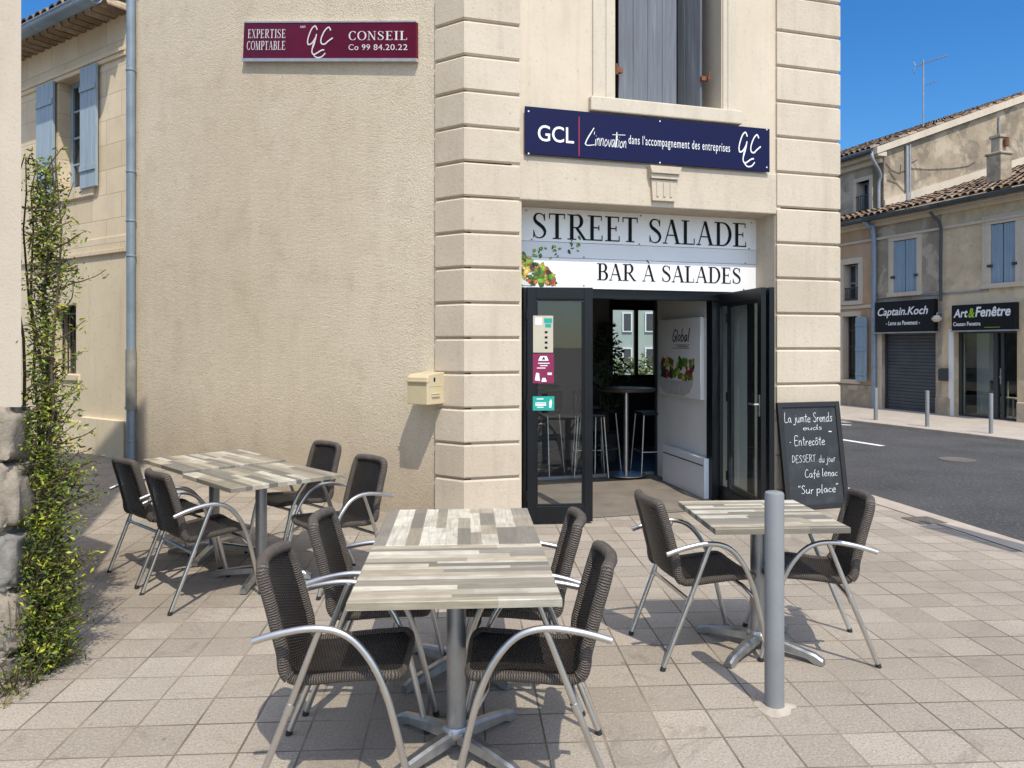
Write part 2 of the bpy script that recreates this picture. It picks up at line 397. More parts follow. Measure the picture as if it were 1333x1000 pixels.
M['anthracite'] = pmat('anthracite_frame', (.006, .007, .009), .34, 0.0, var=.15, vs=3, bump=.03, bs=100, spec=.35)
M['glass'] = glass('clear_glass')
M['glass_shop'] = glass('shop_glass', (.8, .85, .85), .4)
M['glass_dark'] = glass('window_glass', (.55, .6, .62), 1.3)
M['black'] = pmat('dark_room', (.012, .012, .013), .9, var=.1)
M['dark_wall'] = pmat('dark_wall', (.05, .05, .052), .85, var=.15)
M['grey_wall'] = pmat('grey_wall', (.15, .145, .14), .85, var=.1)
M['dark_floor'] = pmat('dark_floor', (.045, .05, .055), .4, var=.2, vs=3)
M['porch_floor'] = pmat('porch_floor', (.19, .162, .132), .8, var=.22, vs=3, bump=.15, bs=40, dirt=((.2, .17, .14), 6, .55, .8))
M['white_wall'] = pmat('white_wall', (.72, .72, .70), .8, var=.04, vs=2)
M['white_gloss'] = pmat('white_enamel', (.70, .73, .76), .4, var=.03)
M['white_board'] = pmat('white_board', (.80, .80, .79), .5, var=.04, vs=2, dirt=((.62, .60, .56), 7, .62, .85))
M['grey_board'] = pmat('grey_board', (.55, .56, .58), .5, var=.06, vs=2, dirt=((.40, .38, .35), 9, .6, .85))
M['blue_board'] = pmat('pale_board', (.68, .69, .70), .5, var=.05, vs=2)
M['navy'] = pmat('navy_panel', (.0035, .006, .048), .6, var=.1, vs=2, spec=.2)
M['burgundy'] = pmat('burgundy_panel', (.12, .003, .024), .45, var=.2, vs=1.5, spec=.3)
M['alu_strip'] = pmat('alu_strip', (.62, .62, .62), .45, .6, var=.1, vs=10)
M['ink_white'] = pmat('white_lettering', (.82, .82, .82), .6, var=.03)
M['ink_black'] = pmat('black_lettering', (.006, .0065, .008), .6, var=.1, spec=.15)
M['ink_red'] = pmat('red_line', (.30, .01, .05), .5)
M['ink_green'] = pmat('green_lettering', (.30, .55, .03), .5)
M['print'] = attr_mat('printed_colours', .5, var=.12)
M['chalkboard'] = pmat('chalkboard', (.022, .025, .028), .55, var=.25, vs=3, dirt=((.05, .053, .055), 6, .5, .8))
M['chalk_frame'] = pmat('black_stained_wood', (.014, .013, .013), .5, var=.2, vs=8, bump=.1, bs=40)
M['chalk'] = pmat('chalk', (.66, .67, .66), .95, var=.2, vs=50)
M['mailbox'] = pmat('cream_enamel', (.56, .475, .30), .5, var=.06, vs=5, bump=.03, bs=80)
M['blue_shutter'] = pmat('pale_blue_paint', (.34, .425, .485), .6, var=.10, vs=4, bump=.15, bs=20, stretch=(6, 6, .6), dirt=((.22, .27, .34), 1.2, .6, .85))
M['slate_shutter'] = pmat('slate_grey_paint', (.12, .135, .16), .65, var=.22, vs=4, bump=.25, bs=20, stretch=(9, 9, .5), dirt=((.25, .27, .29), 2.5, .58, .85))
M['far_shutter'] = pmat('faded_blue_paint', (.225, .315, .385), .7, var=.12, vs=3, bump=.2, bs=14, stretch=(6, 6, .6), dirt=((.36, .42, .5), 1.5, .58, .85))
M['pipe_blue'] = pmat('blue_grey_zinc', (.235, .30, .365), .5, .25, var=.15, vs=3, dirt=((.33, .34, .35), 6, .6, .85))
M['pipe_old'] = pmat('old_cast_pipe', (.25, .255, .23), .7, .1, var=.25, vs=6, bump=.3, bs=50)
M['zinc_dark'] = pmat('dark_zinc', (.07, .08, .09), .5, .3, var=.2, vs=3)
M['zinc_light'] = pmat('pale_zinc', (.30, .31, .32), .5, .3, var=.2, vs=3)
M['rust'] = pmat('rusty_iron', (.20, .08, .04), .8, .2, var=.4, vs=30)
M['rubble'] = attr_mat('rubble_stone', .95, bump=.7, var=.22, spec=.2)
M['tile'] = attr_mat('clay_tile', .9, bump=.3, var=.2, spec=.2)
M['old_wall'] = stone('old_render', (.25, .20, .14), (.44, .365, .26), pit=(.17, .14, .105), bump=.7, bs=9)
M['stone_front'] = stone('stone_house_front', (.28, .235, .17), (.45, .385, .285), pit=(.14, .12, .1), bump=.7, bs=8)
M['beige_front'] = stone('beige_front', (.54, .43, .275), (.66, .54, .36), bump=.2, bs=14)
M['ochre_front'] = stone('ochre_front', (.40, .255, .145), (.52, .35, .21), bump=.2, bs=14)
M['house_stone'] = stone('house_trim_stone', (.52, .45, .345), (.62, .54, .43), bump=.3, bs=20)
M['shop_black'] = pmat('black_shop_sign', (.007, .008, .010), .45, var=.1, spec=.25)
M['shop_grey'] = pmat('grey_shop_frame', (.035, .04, .045), .45, var=.1)
M['roller'] = pmat('roller_slats', (.07, .078, .088), .55, .2, var=.2, vs=3, dirt=((.11, .115, .12), 5, .6, .85))
M['leaf'] = attr_mat('leaf', .5, var=.05, spec=.35)
M['stem'] = pmat('stem', (.10, .07, .04), .9, var=.2)
M['wood_dark'] = pmat('dark_table', (.05, .035, .025), .4, var=.2)
M['stool'] = pmat('black_seat', (.010, .010, .011), .5, var=.1)
M['pale_house'] = pmat('pale_render', (.33, .40, .37), .85, var=.08, vs=1)

patchy(M['old_wall'], [((.20, .165, .12), .75), ((.52, .44, .32), .6), ((.16, .135, .10), .6)], .6, .49, .57)
patchy(M['stone_front'], [((.25, .215, .16), .7), ((.56, .49, .38), .55)], .9, .5, .58)
patchy(M['beige_front'], [((.44, .345, .215), .6), ((.72, .61, .43), .5), ((.36, .29, .19), .5)], .6, .5, .6)
patchy(M['ochre_front'], [((.50, .38, .27), .5)], .7, .5, .62)

def coursed(src, z0, pitch):
    # every stone of a quoin has its own tone
    m = src.copy(); nt = m.node_tree; n = N(nt); b = nt.nodes['Principled BSDF']; c = b.inputs['Base Color'].links[0].from_socket
    sp = n.node('ShaderNodeSeparateXYZ'); n.link(n.coord('Object'), sp.inputs[0])
    wn_ = n.node('ShaderNodeTexWhiteNoise', noise_dimensions='1D'); n.link(n.math('FLOOR', n.math('DIVIDE', n.math('SUBTRACT', sp.outputs[2], z0), pitch)), wn_.inputs['W'])
    n.link(n.mix(n.math('MULTIPLY', wn_.outputs['Value'], .38), c, n.mix(1.0, c, (.74, .70, .64), 'MULTIPLY')), b.inputs['Base Color']); return m
M['quoin_near'] = coursed(M['quoin'], H + (450 - 27) * .007, .3215); M['quoin_far'] = coursed(M['quoin'], H + (450 - 46) * .00805, .3655)
# ------------------------------------------------------------------ lettering (flat shapes laid on a sign)
def ribbon(pts, ws):
    P = [Vector((p[0], p[1])) for p in pts]; out = []; L = []
    if not isinstance(ws, (list, tuple)): ws = [ws] * len(P)
    for i, p in enumerate(P):
        t = P[min(i + 1, len(P) - 1)] - P[max(i - 1, 0)]
        t = t.normalized() if t.length > 1e-9 else Vector((1, 0)); nn = Vector((-t.y, t.x)) * ws[i] * .5
        L.append((p + nn, p - nn))
    for i in range(len(L) - 1): out.append([L[i][0], L[i][1], L[i + 1][1], L[i + 1][0]])
    return out
def sm(pts, ws=None, k=5):
    P = spline([(p[0], p[1], 0) for p in pts], k)
    if ws is None: return P
    Wd = spline([(w_, 0, 0) for w_ in ws], k); return P, [q.x for q in Wd]
TK, TN, SV = .152, .05, .045
def _rect(x0, x1, y0, y1): return [[(x0, y0), (x1, y0), (x1, y1), (x0, y1)]]
def _stem(x, y0=0, y1=1, t=TK, s0=True, s1=True, sw=.11):
    o = _rect(x - t / 2, x + t / 2, y0, y1)
    if s0: o += _rect(x - t / 2 - sw, x + t / 2 + sw, y0, y0 + SV)
    if s1: o += _rect(x - t / 2 - sw, x + t / 2 + sw, y1 - SV, y1)
    return o
def _tick(x, y0, y1): return [[(x - .02, y0), (x + .02, y0), (x + .02, y1), (x - .02, y1)]]
def _diag(x0, y0, x1, y1, t):
    return [[(x0 - t / 2, y0), (x0 + t / 2, y0), (x1 + t / 2, y1), (x1 - t / 2, y1)]]
def _ell(cx, cy, rx, ry, a0, a1, tk=TK, tn=TN, n=22):
    P = []; Ws = []
    for i in range(n + 1):
        a = R(a0 + (a1 - a0) * i / n); P.append((cx + rx * math.cos(a), cy + ry * math.sin(a))); Ws.append(tn + (tk - tn) * abs(math.cos(a)) ** 1.5)
    return ribbon(P, Ws)
def _S():
    P, Ws = sm([(.50, .76), (.46, .90), (.31, .975), (.16, .93), (.09, .79), (.15, .65), (.30, .54), (.46, .41), (.53, .25), (.46, .09), (.29, .02), (.13, .08), (.07, .25)],
               [.03, .045, .045, .075, .11, .135, .145, .135, .11, .075, .045, .045, .03], 5)
    return ribbon(P, Ws) + _tick(.51, .70, .97) + _tick(.06, .03, .31)
def serif_glyph(c):
    if c == 'S': return _S(), .62
    if c == 'T': return _stem(.36, 0, 1, s1=False) + _rect(.03, .69, 1 - TN, 1) + _tick(.04, .79, 1) + _tick(.68, .79, 1), .74
    if c == 'E': return _stem(.19) + _rect(.19, .60, 1 - TN, 1) + _rect(.19, .50, .49, .49 + TN) + _rect(.19, .64, 0, TN) + _tick(.60, .80, 1) + _tick(.49, .41, .62) + _tick(.63, 0, .22), .70
    if c == 'R': return _stem(.19) + _rect(.19, .42, 1 - TN, 1) + _rect(.19, .42, .46, .46 + TN) + _ell(.40, .74, .21, .258, 90, -90) + _diag(.76, 0, .40, .48, .14) + _rect(.68, .88, 0, SV), .82
    if c == 'B': return _stem(.19) + _rect(.19, .40, 1 - TN, 1) + _rect(.19, .42, .49, .49 + TN) + _rect(.19, .42, 0, TN) + _ell(.38, .755, .19, .225, 90, -90) + _ell(.40, .265, .225, .245, 90, -90), .72
    if c == 'P': return _stem(.19) + _rect(.19, .42, 1 - TN, 1) + _rect(.19, .42, .42, .42 + TN) + _ell(.40, .72, .22, .28, 90, -90), .68
    if c == 'D': return _stem(.19) + _rect(.19, .42, 1 - TN, 1) + _rect(.19, .42, 0, TN) + _ell(.38, .5, .38, .478, 90, -90), .84
    if c == 'L': return _stem(.19) + _rect(.19, .62, 0, TN) + _tick(.61, 0, .26), .68
    if c in 'AÀ':
        o = _diag(.07, 0, .38, 1, .05) + _diag(.68, 0, .385, 1, .14) + _rect(.19, .56, .33, .33 + TN) + _rect(-.03, .19, 0, SV) + _rect(.54, .82, 0, SV)
        if c == 'À': o += [[(.22, 1.27), (.34, 1.27), (.44, 1.08), (.39, 1.08)]]
        return o, .78
    if c == 'X': return _diag(.12, 0, .62, 1, .05) + _diag(.62, 0, .12, 1, .14) + _rect(0, .24, 0, SV) + _rect(.5, .78, 0, SV) + _rect(0, .26, 1 - SV, 1) + _rect(.52, .74, 1 - SV, 1), .78
    if c == 'I': return _stem(.19), .38
    if c == 'C': return _ell(.44, .5, .36, .485, 45, 315) + _tick(.70, .74, .96) + _tick(.70, .04, .26), .80
    if c == 'O': return _ell(.46, .5, .38, .485, 0, 360, n=34), .92
    if c == 'N': return _stem(.14, t=.05, s1=False) + _stem(.70, t=.05, s0=False) + _diag(.70, 0, .14, 1, .14) + _rect(0, .2, 1 - SV, 1), .86
    if c == 'M': return _stem(.12, t=.05) + _stem(.84, t=TK) + _diag(.48, 0, .14, 1, .13) + _diag(.48, 0, .82, 1, .05), 1.02
    return [], .34
def serif(text, gap=.06):
    x = 0; out = []
    for c in text:
        g, a = serif_glyph(c); out += [[(p[0] + x, p[1]) for p in q] for q in g]; x += a + gap
    return out, x - gap
# one-stroke hand lettering: strokes of points, x-height .5, capitals 1
HAND = {
 'a': ([[(.38, .44), (.2, .5), (.05, .3), (.12, .04), (.28, .08), (.38, .4), (.38, .1), (.47, 0)]], .5),
 'c': ([[(.36, .42), (.2, .5), (.05, .28), (.15, .02), (.38, .08)]], .42),
 'd': ([[(.38, .42), (.2, .5), (.05, .25), (.18, 0), (.38, .18)], [(.4, 1), (.38, .4), (.42, 0)]], .5),
 'e': ([[(.06, .25), (.38, .3), (.28, .5), (.1, .42), (.05, .2), (.18, 0), (.4, .1)]], .44),
 'f': ([[(.4, .95), (.24, .95), (.2, .6), (.17, -.2)], [(.02, .5), (.36, .52)]], .4),
 'g': ([[(.38, .42), (.2, .5), (.06, .28), (.18, .04), (.36, .2)], [(.39, .48), (.37, -.15), (.2, -.34), (.04, -.24)]], .46),
 'i': ([[(.1, .5), (.1, .08), (.18, 0)], [(.11, .7), (.13, .73)]], .22),
 'j': ([[(.2, .5), (.18, -.15), (.04, -.32), (-.1, -.22)], [(.21, .7), (.23, .73)]], .3),
 'l': ([[(.12, 1), (.1, .1), (.2, 0)]], .26),
 'm': ([[(.06, .5), (.06, 0)], [(.06, .3), (.2, .5), (.28, .4), (.28, 0)], [(.28, .3), (.42, .5), (.5, .4), (.5, .05), (.58, 0)]], .64),
 'n': ([[(.06, .5), (.06, 0)], [(.06, .3), (.22, .5), (.34, .4), (.34, .05), (.42, 0)]], .47),
 'o': ([[(.22, .5), (.05, .3), (.12, .03), (.3, .05), (.4, .28), (.22, .5)]], .46),
 'p': ([[(.07, .5), (.06, -.38)], [(.07, .3), (.22, .5), (.4, .32), (.3, .04), (.08, .1)]], .48),
 'r': ([[(.07, .5), (.07, 0)], [(.07, .28), (.18, .46), (.32, .46)]], .35),
 's': ([[(.32, .44), (.18, .5), (.08, .38), (.28, .2), (.28, .05), (.12, 0), (.03, .08)]], .38),
 't': ([[(.16, .85), (.15, .12), (.28, 0)], [(.0, .55), (.32, .57)]], .34),
 'u': ([[(.06, .5), (.08, .1), (.22, 0), (.36, .2)], [(.38, .5), (.38, .08), (.46, 0)]], .5),
 'v': ([[(.04, .5), (.2, 0), (.38, .52)]], .42),
 'w': ([[(.04, .5), (.15, 0), (.27, .4), (.4, 0), (.52, .52)]], .56),
 'h': ([[(.08, 1), (.06, 0)], [(.06, .3), (.22, .5), (.34, .4), (.34, .05), (.42, 0)]], .47),
 'b': ([[(.08, 1), (.06, 0)], [(.07, .3), (.22, .5), (.4, .3), (.28, .02), (.07, .06)]], .46),
 'y': ([[(.05, .5), (.1, .12), (.3, .12), (.38, .5)], [(.38, .5), (.34, -.15), (.18, -.34)]], .46),
 'L': ([[(.14, 1), (.1, .03), (.5, .02)]], .5), 'E': ([[(.48, .97), (.12, 1), (.1, .02), (.5, .03)], [(.1, .52), (.42, .54)]], .54),
 'D': ([[(.1, 1), (.1, 0)], [(.1, 1), (.42, .8), (.46, .3), (.1, 0)]], .56), 'S': ([[(.46, .88), (.28, 1), (.1, .8), (.26, .56), (.46, .32), (.3, .02), (.06, .12)]], .54),
 'R': ([[(.1, 1), (.1, 0)], [(.1, 1), (.42, .86), (.36, .58), (.1, .52)], [(.2, .5), (.5, 0)]], .54), 'T': ([[(.26, 1), (.26, 0)], [(.02, .98), (.52, 1)]], .5),
 'C': ([[(.5, .84), (.34, 1), (.1, .7), (.12, .2), (.34, 0), (.54, .14)]], .56),
 'G': ([[(.55, .84), (.36, 1), (.1, .66), (.14, .16), (.36, .0), (.54, .2), (.54, .42), (.32, .42)]], .6),
 '-': ([[(.04, .35), (.2, .36)]], .3), '"': ([[(.06, 1), (.04, .82)], [(.18, 1), (.16, .82)]], .26), "'": ([[(.1, 1), (.06, .8)]], .2), '.': ([[(.06, .02), (.1, .05)]], .2),
}
def hand(text, wd=.085, jit=.02, slant=.0, seed=1, gap=.02):
    rn = random.Random(seed); x = 0; out = []
    for c in text:
        acc = None
        if c in 'éôÉ': acc = c; c = {'é': 'e', 'ô': 'o', 'É': 'E'}[c]
        if c not in HAND: x += .3; continue
        st, a = HAND[c]; dy = rn.uniform(-jit, jit) * 2; k = 1 + rn.uniform(-.06, .08)
        st = [list(q) for q in st]
        if acc == 'é': st.append([(.2, .62), (.34, .78)])
        if acc == 'ô': st.append([(.08, .6), (.22, .76), (.36, .6)])
        for q in st:
            pts = [((p[0] + rn.uniform(-jit, jit)) * k + x + slant * p[1], p[1] * k + dy + rn.uniform(-jit, jit)) for p in q]
            P = sm(pts, None, 4) if len(pts) > 2 else [Vector((p[0], p[1], 0)) for p in pts]
            out += ribbon(P, [wd * rn.uniform(.75, 1.1) for _ in P])
        x += a * k + gap
    return out, x
def bounds(polys):
    xs = [p[0] for q in polys for p in q]; ys = [p[1] for q in polys for p in q]; return min(xs), max(xs), min(ys), max(ys)
def sans(s, shear=0.0, off=0.0, space=1.0):
    cu = bpy.data.curves.new('tmp', 'FONT'); cu.body = s; cu.shear = shear; cu.offset = off; cu.space_character = space; cu.resolution_u = 4
    o = bpy.data.objects.new('tmp', cu); COL.objects.link(o); bpy.context.view_layer.update()
    me = bpy.data.meshes.new_from_object(o.evaluated_get(bpy.context.evaluated_depsgraph_get()))
    polys = [[(me.vertices[i].co.x, me.vertices[i].co.y) for i in p.vertices] for p in me.polygons]
    bpy.data.objects.remove(o); bpy.data.curves.remove(cu); bpy.data.meshes.remove(me); return polys
def lay(mb, polys, fn, y0, mi=0, stack=.00004, fit=None, base=None, col=None):
    """lay flat letter shapes on a board; fit = (x0, x1, z0, z1) target box; base = (lo, hi) source heights that map to z0, z1"""
    if not polys: return
    bx0, bx1, by0, by1 = bounds(polys)
    if base: by0, by1 = base
    for k, q in enumerate(polys):
        pts = []
        for p in q:
            u, v = p[0], p[1]
            if fit: u = fit[0] + (u - bx0) / (bx1 - bx0) * (fit[1] - fit[0]); v = fit[2] + (v - by0) / (by1 - by0) * (fit[3] - fit[2])
            a = fn(u, v); pts.append((a[0], y0 - stack * (k % 40), a[1]))
        mb.add(pts, [tuple(range(len(pts)))], mi, None, col)
IDF = lambda u, v: (u, v)
def pxbox(fr, x0, x1, ytop, ybot, y=0.0, org=(0, 0)):
    """box in a wall's own axes from pixel edges measured in the photograph (heights taken at the box's middle)"""
    a = fr.pt(x0, (ytop + ybot) / 2, y)[0]; b = fr.pt(x1, (ytop + ybot) / 2, y)[0]; m = (x0 + x1) / 2
    return (a - org[0], b - org[0], fr.Z(m, ybot, y) - org[1], fr.Z(m, ytop, y) - org[1])
GREENS = [(.10, .22, .02), (.19, .33, .03), (.05, .12, .015), (.33, .42, .06), (.12, .19, .03)]
WARM = [(.62, .28, .04), (.5, .10, .03), (.7, .42, .10), (.36, .04, .05), (.16, .03, .06)]
def salad(mb, fn, spots, y0, seed, size):
    rn = random.Random(seed)
    for k, (x, z, s) in enumerate(spots):
        c = rn.choice(GREENS + [(.03, .05, .015), (.05, .10, .02)]) if (s < .6 or rn.random() < .78) else rn.choice(WARM)
        a = rn.uniform(0, 6.28); L = size * s * rn.uniform(.7, 1.3); Wd = L * rn.uniform(.35, .75); n = 9; pts = []
        for i in range(n):
            t = 2 * math.pi * i / n; r_ = 1 + rn.uniform(-.18, .18)
            px = math.cos(t) * L * r_; pz = math.sin(t) * Wd * r_
            pts.append((x + px * math.cos(a) - pz * math.sin(a), z + px * math.sin(a) + pz * math.cos(a)))
        q = [fn(*p) for p in pts]
        mb.add([(p[0], y0 - .00005 * (k % 60), p[1]) for p in q], [tuple(range(n))], 0, None, mul(c, rn.uniform(.7, 1.3)))
        mb.add([(lambda e: (e[0], y0 - .00005 * (k % 60) - .00002, e[1]))(fn(x + (p[0] - x) * .45, z + (p[1] - z) * .45)) for p in pts], [tuple(range(n))], 0, None, mul(c, rn.uniform(1.1, 1.9)))
# ------------------------------------------------------------------ the ground
def kx(y): return 3.94 + (9.13 - y) * .157                    # near kerb line
def fx(y): return 7.36 + (17.2 - y) * .395 if y < 17.2 else 7.36 + (17.2 - y) * .30   # far kerb line
def sheet(name, mat, y0, y1, ny, xa, xb, nx, zf):
    mb = MB(); vs = []
    for j in range(ny + 1):
        y = y0 + (y1 - y0) * j / ny; a = xa(y); b = xb(y)
        for i in range(nx + 1):
            x = a + (b - a) * i / nx; vs.append((x, y, zf(x, y)))
    fs = [(j * (nx + 1) + i, j * (nx + 1) + i + 1, (j + 1) * (nx + 1) + i + 1, (j + 1) * (nx + 1) + i) for j in range(ny) for i in range(nx)]
    mb.add(vs, fs); return tag(mb.build(name, mat, smooth=30), kind='structure')
sheet('pavement', M['paving'], -4, 32, 72, lambda y: -22, lambda y: kx(y) - .27, 90, gz)
sheet('kerb', M['kerb'], -4, 32, 36, lambda y: kx(y) - .262, lambda y: kx(y), 1, lambda x, y: .004)
sheet('road', M['asphalt'], -4, 60, 64, lambda y: kx(y) - .01, lambda y: fx(y) + .01, 8, lambda x, y: -.035)
kb = MB()
for (ya, yb) in ((-4, 32),):
    kb.add([(kx(ya), ya, .004), (kx(yb), yb, .004), (kx(yb), yb, -.2), (kx(ya), ya, -.2)], [(0, 1, 2, 3)])
tag(kb.build('kerb_face', M['kerb']), kind='structure')
sheet('far_pavement', M['far_paving'], -4, 60, 64, lambda y: fx(y) + .14, lambda y: 24, 10, lambda x, y: .03)
fk = MB(); fpt = [(-4), 17.2, 60]
for a, b in zip(fpt, fpt[1:]):
    fk.prism([(fx(a), a), (fx(a) + .14, a), (fx(b) + .14, b), (fx(b), b)], -.2, .034, 'z')
tag(fk.build('far_kerb', M['kerb'], bevel=.01), kind='structure')
gm = MB(); gm.quad((-900, -600, -.45), (900, -600, -.45), (900, 1800, -.45), (-900, 1800, -.45)); tag(gm.build('ground', M['earth']), kind='structure')
pm = MB()
def dash(a, b, wd):
    a = Vector(a); b = Vector(b); d = (b - a).normalized(); q = Vector((-d.y, d.x, 0)) * wd / 2
    pm.quad(a - q, b - q, b + q, a + q)
dash(G(1075, 569, -.03), G(1149, 580.5, -.03), .13)
dash(G(1088, 548.5, -.03), G(1143, 553, -.03), .14); dash(G(1090, 552.5, -.03), G(1108, 553.5, -.03), .12)
tag(pm.build('road_marking', M['road_paint']), kind='structure')
mh = MB(); c = G(1246, 598, -.03); mh.lathe([(.25, .0), (.25, .006), (.225, .007), (.215, .004)], 28, (c.x, c.y, -.034)); tag(mh.build('manhole_cover', M['iron'], smooth=30), 'round brown iron manhole cover set in the road', 'manhole cover')
dr = MB(); c = G(1203, 678, 0); dr.box(-.14, .14, -.14, .14, .001, .008)
for k in range(6): dr.box(-.11, .11, -.115 + k * .042, -.10 + k * .042, .008, .012)
tag(dr.build('drain_cover', M['iron'], frame=Frame((c.x, c.y, 0), R(10))), 'small square dark drain cover in the pavement by the kerb', 'drain cover')

# ------------------------------------------------------------------ the corner building with the shop
B = thing('corner_building', 'beige corner building with rough-cast side wall, stone quoins and open shop entrance', 'building', F)
HT = 6.2
xL, xR, xE = F.X(679), F.X(1009), F.X(1088.5)
xUL, xUR = F.X(676), F.X(1007)
zSof = F.Z(840, 269.5); zLin = F.Z(840, 214); dep = .36
wl = F.I @ W.M                       # side wall axes seen from the facade's axes
pipeX = W.X(176)
# upper window opening
wx0, wx1 = F.X(799), F.X(940); wz0 = F.Z(860, 138)
fm = MB()
fm.box(0.02, wx0, 0, dep, zLin, HT); fm.box(wx1, xE - .01, 0, dep, zLin, HT); fm.box(wx0, wx1, .002, dep, zLin, wz0); fm.box(wx0, wx1, .002, dep, wz0 + 2.1, HT)
fm.build('wall', M['plaster'], B, F)
lm = MB(); lm.box(xUL - .08, xUR + .08, -.014, dep + .02, zSof, zLin - .001)
lm.build('lintel', M['lintel'], B, F, bevel=.012)
for a_, b_ in ((.06, xL), (xR, xE - .02)):
    pl = MB(); pl.box(a_, b_, .004, dep, -.2, zSof); pl.build('pillar', M['plaster'], B, F)
# rough-cast side wall
sw = MB()
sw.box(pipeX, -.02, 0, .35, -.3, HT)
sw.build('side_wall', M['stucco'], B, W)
# back, far side and roof of the building
far = F.l(G(1088.5, 700)); HFd = Vector((-.06, .998, 0))
bk = MB()
A1 = F.w(xE - .05, .1, 0); A2 = A1 + HFd * 5.2; A3 = W.w(pipeX, .3, 0); A4 = A3 + HFd * 2.6
def wallseg(mb, p, q, z0, z1, t=.12):
    d = (q - p).normalized(); nrm = Vector((-d.y, d.x, 0)) * t
    mb.prism([(p.x, p.y), (q.x, q.y), ((q + nrm).x, (q + nrm).y), ((p + nrm).x, (p + nrm).y)], z0, z1, 'z')
wallseg(bk, A1, A2, -.2, HT - .01); bk.build('rear_wall', M['grey_wall'], B, WORLD)
bk = MB(); wallseg(bk, A4, A3, -.2, HT - .01); bk.build('rear_wall', M['grey_wall'], B, WORLD)
rf = MB(); rf.prism([(p.x, p.y) for p in (W.w(pipeX, .1, 0), C0, A1, A2, A4)], HT - .06, HT, 'z'); rf.build('roof', M['zinc_dark'], B, WORLD)
# room: ceiling, floor, back wall with a rear window
yb = 5.0
rm = MB()
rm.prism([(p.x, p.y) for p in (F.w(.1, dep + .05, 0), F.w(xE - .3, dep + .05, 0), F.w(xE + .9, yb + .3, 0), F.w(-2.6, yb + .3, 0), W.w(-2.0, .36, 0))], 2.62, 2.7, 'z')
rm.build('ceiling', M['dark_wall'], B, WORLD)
fl = MB()
fl.prism([(p.x, p.y) for p in (F.w(xL - .1, .06, 0), F.w(xR - .1, .06, 0), F.w(xR - .1, 2.06, 0), F.w(xL - .6, 2.06, 0))], .006, .026, 'z', 0)
fl.build('porch_floor', M['porch_floor'], B, WORLD)
fl = MB()
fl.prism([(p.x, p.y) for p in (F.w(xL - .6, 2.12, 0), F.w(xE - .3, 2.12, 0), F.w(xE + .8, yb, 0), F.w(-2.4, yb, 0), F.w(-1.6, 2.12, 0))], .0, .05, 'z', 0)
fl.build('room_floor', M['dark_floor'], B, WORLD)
th = MB(); th.box(xL - .6, F.X(858, 2.1), 2.06, 2.12, .0, .06); th.build('threshold', M['zinc_light'], B, F, bevel=.006)
bw = MB(); rx0, rx1 = F.X(795, yb), F.X(856, yb); rz0, rz1 = F.Z(825, 492, yb), F.Z(825, 400, yb)
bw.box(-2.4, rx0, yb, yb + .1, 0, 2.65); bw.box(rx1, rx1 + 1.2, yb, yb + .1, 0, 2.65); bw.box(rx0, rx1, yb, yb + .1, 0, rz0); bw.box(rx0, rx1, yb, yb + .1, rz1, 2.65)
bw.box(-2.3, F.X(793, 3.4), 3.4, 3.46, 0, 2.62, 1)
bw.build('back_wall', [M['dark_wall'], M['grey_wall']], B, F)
rw = MB(); mx = F.X(829.5, yb)
for a, b in ((rx0, rx0 + .05), (mx - .03, mx + .03), (rx1 - .05, rx1)): rw.box(a, b, yb + .02, yb + .08, rz0, rz1)
rw.box(rx0 + .05, rx1 - .05, yb + .025, yb + .075, rz0, rz0 + .05); rw.box(rx0 + .05, rx1 - .05, yb + .025, yb + .075, rz1 - .05, rz1)
rwo = rw.build('rear_window', M['anthracite'], B, F)
g = MB(); g.quad((rx0, yb + .05, rz0), (rx1, yb + .05, rz0), (rx1, yb + .05, rz1), (rx0, yb + .05, rz1)); g.build('pane', M['glass'], rwo, F)

# quoins: bossed courses with V grooves
def course_zs(z_ref, pitch):
    z = z_ref
    while z > -.3: z -= pitch
    out = []
    while z < HT: out.append(z); z += pitch
    return out
def offs(fr, x, y): p = fr.w(x, y, 0); return (p.x, p.y)
pr = .029
def mitre(d):
    # meeting point of the two walls pushed out by d
    n1 = Vector((-F.M[0][1], -F.M[1][1])); n2 = Vector((-W.M[0][1], -W.M[1][1])); c = Vector((C0.x, C0.y))
    k = d / (1 + n1.dot(n2)); q = c + (n1 + n2) * k; return (q.x, q.y)
wq = W.X(569); fq = F.X(676)
def quoin_plan(d, e):
    return [offs(W, wq + e, .06), offs(W, wq + e, -d), mitre(d), offs(F, fq - e, -d), offs(F, fq - e, .06)]
def bossed(mb, plan, zs, pitch, g=.016, ch=.015):
    """courses: each a block whose upper and lower edges are chamfered back"""
    for z in zs:
        a, b = max(-.2, z + g / 2), z + pitch - g / 2
        if b < 0: continue
        outer = plan(pr, 0); inner = plan(pr - ch, ch); n = len(outer)
        lv = [(a, inner), (a + ch, outer), (b - ch, outer), (b, inner)]
        vs = [(p[0], p[1], zz) for zz, pl_ in lv for p in pl_]
        fs = [(k * n + i, k * n + (i + 1) % n, (k + 1) * n + (i + 1) % n, (k + 1) * n + i) for k in range(3) for i in range(n)]
        fs += [tuple(range(n - 1, -1, -1)), tuple(3 * n + i for i in range(n))]
        mb.add(vs, fs)
q1 = MB(); bossed(q1, quoin_plan, course_zs(H + (450 - 27) * .007, .3215), .3215); q1.build('quoin', M['quoin_near'], B, WORLD)
qa, qb = F.X(1009.5), xE
def right_plan(d, e):
    s = F.w(qb, 0, 0); s2 = s + HFd * .45
    o1 = F.w(qb + d, -d, 0); o2 = o1 + HFd * .5
    return [offs(F, qa + e, .06), offs(F, qa + e, -d), (F.w(qb + d - e * .2, -d, 0).x, F.w(qb + d - e * .2, -d, 0).y), (o2.x, o2.y), ((o2 - Vector((.2, .05, 0))).x, (o2 - Vector((.2, .05, 0))).y)]
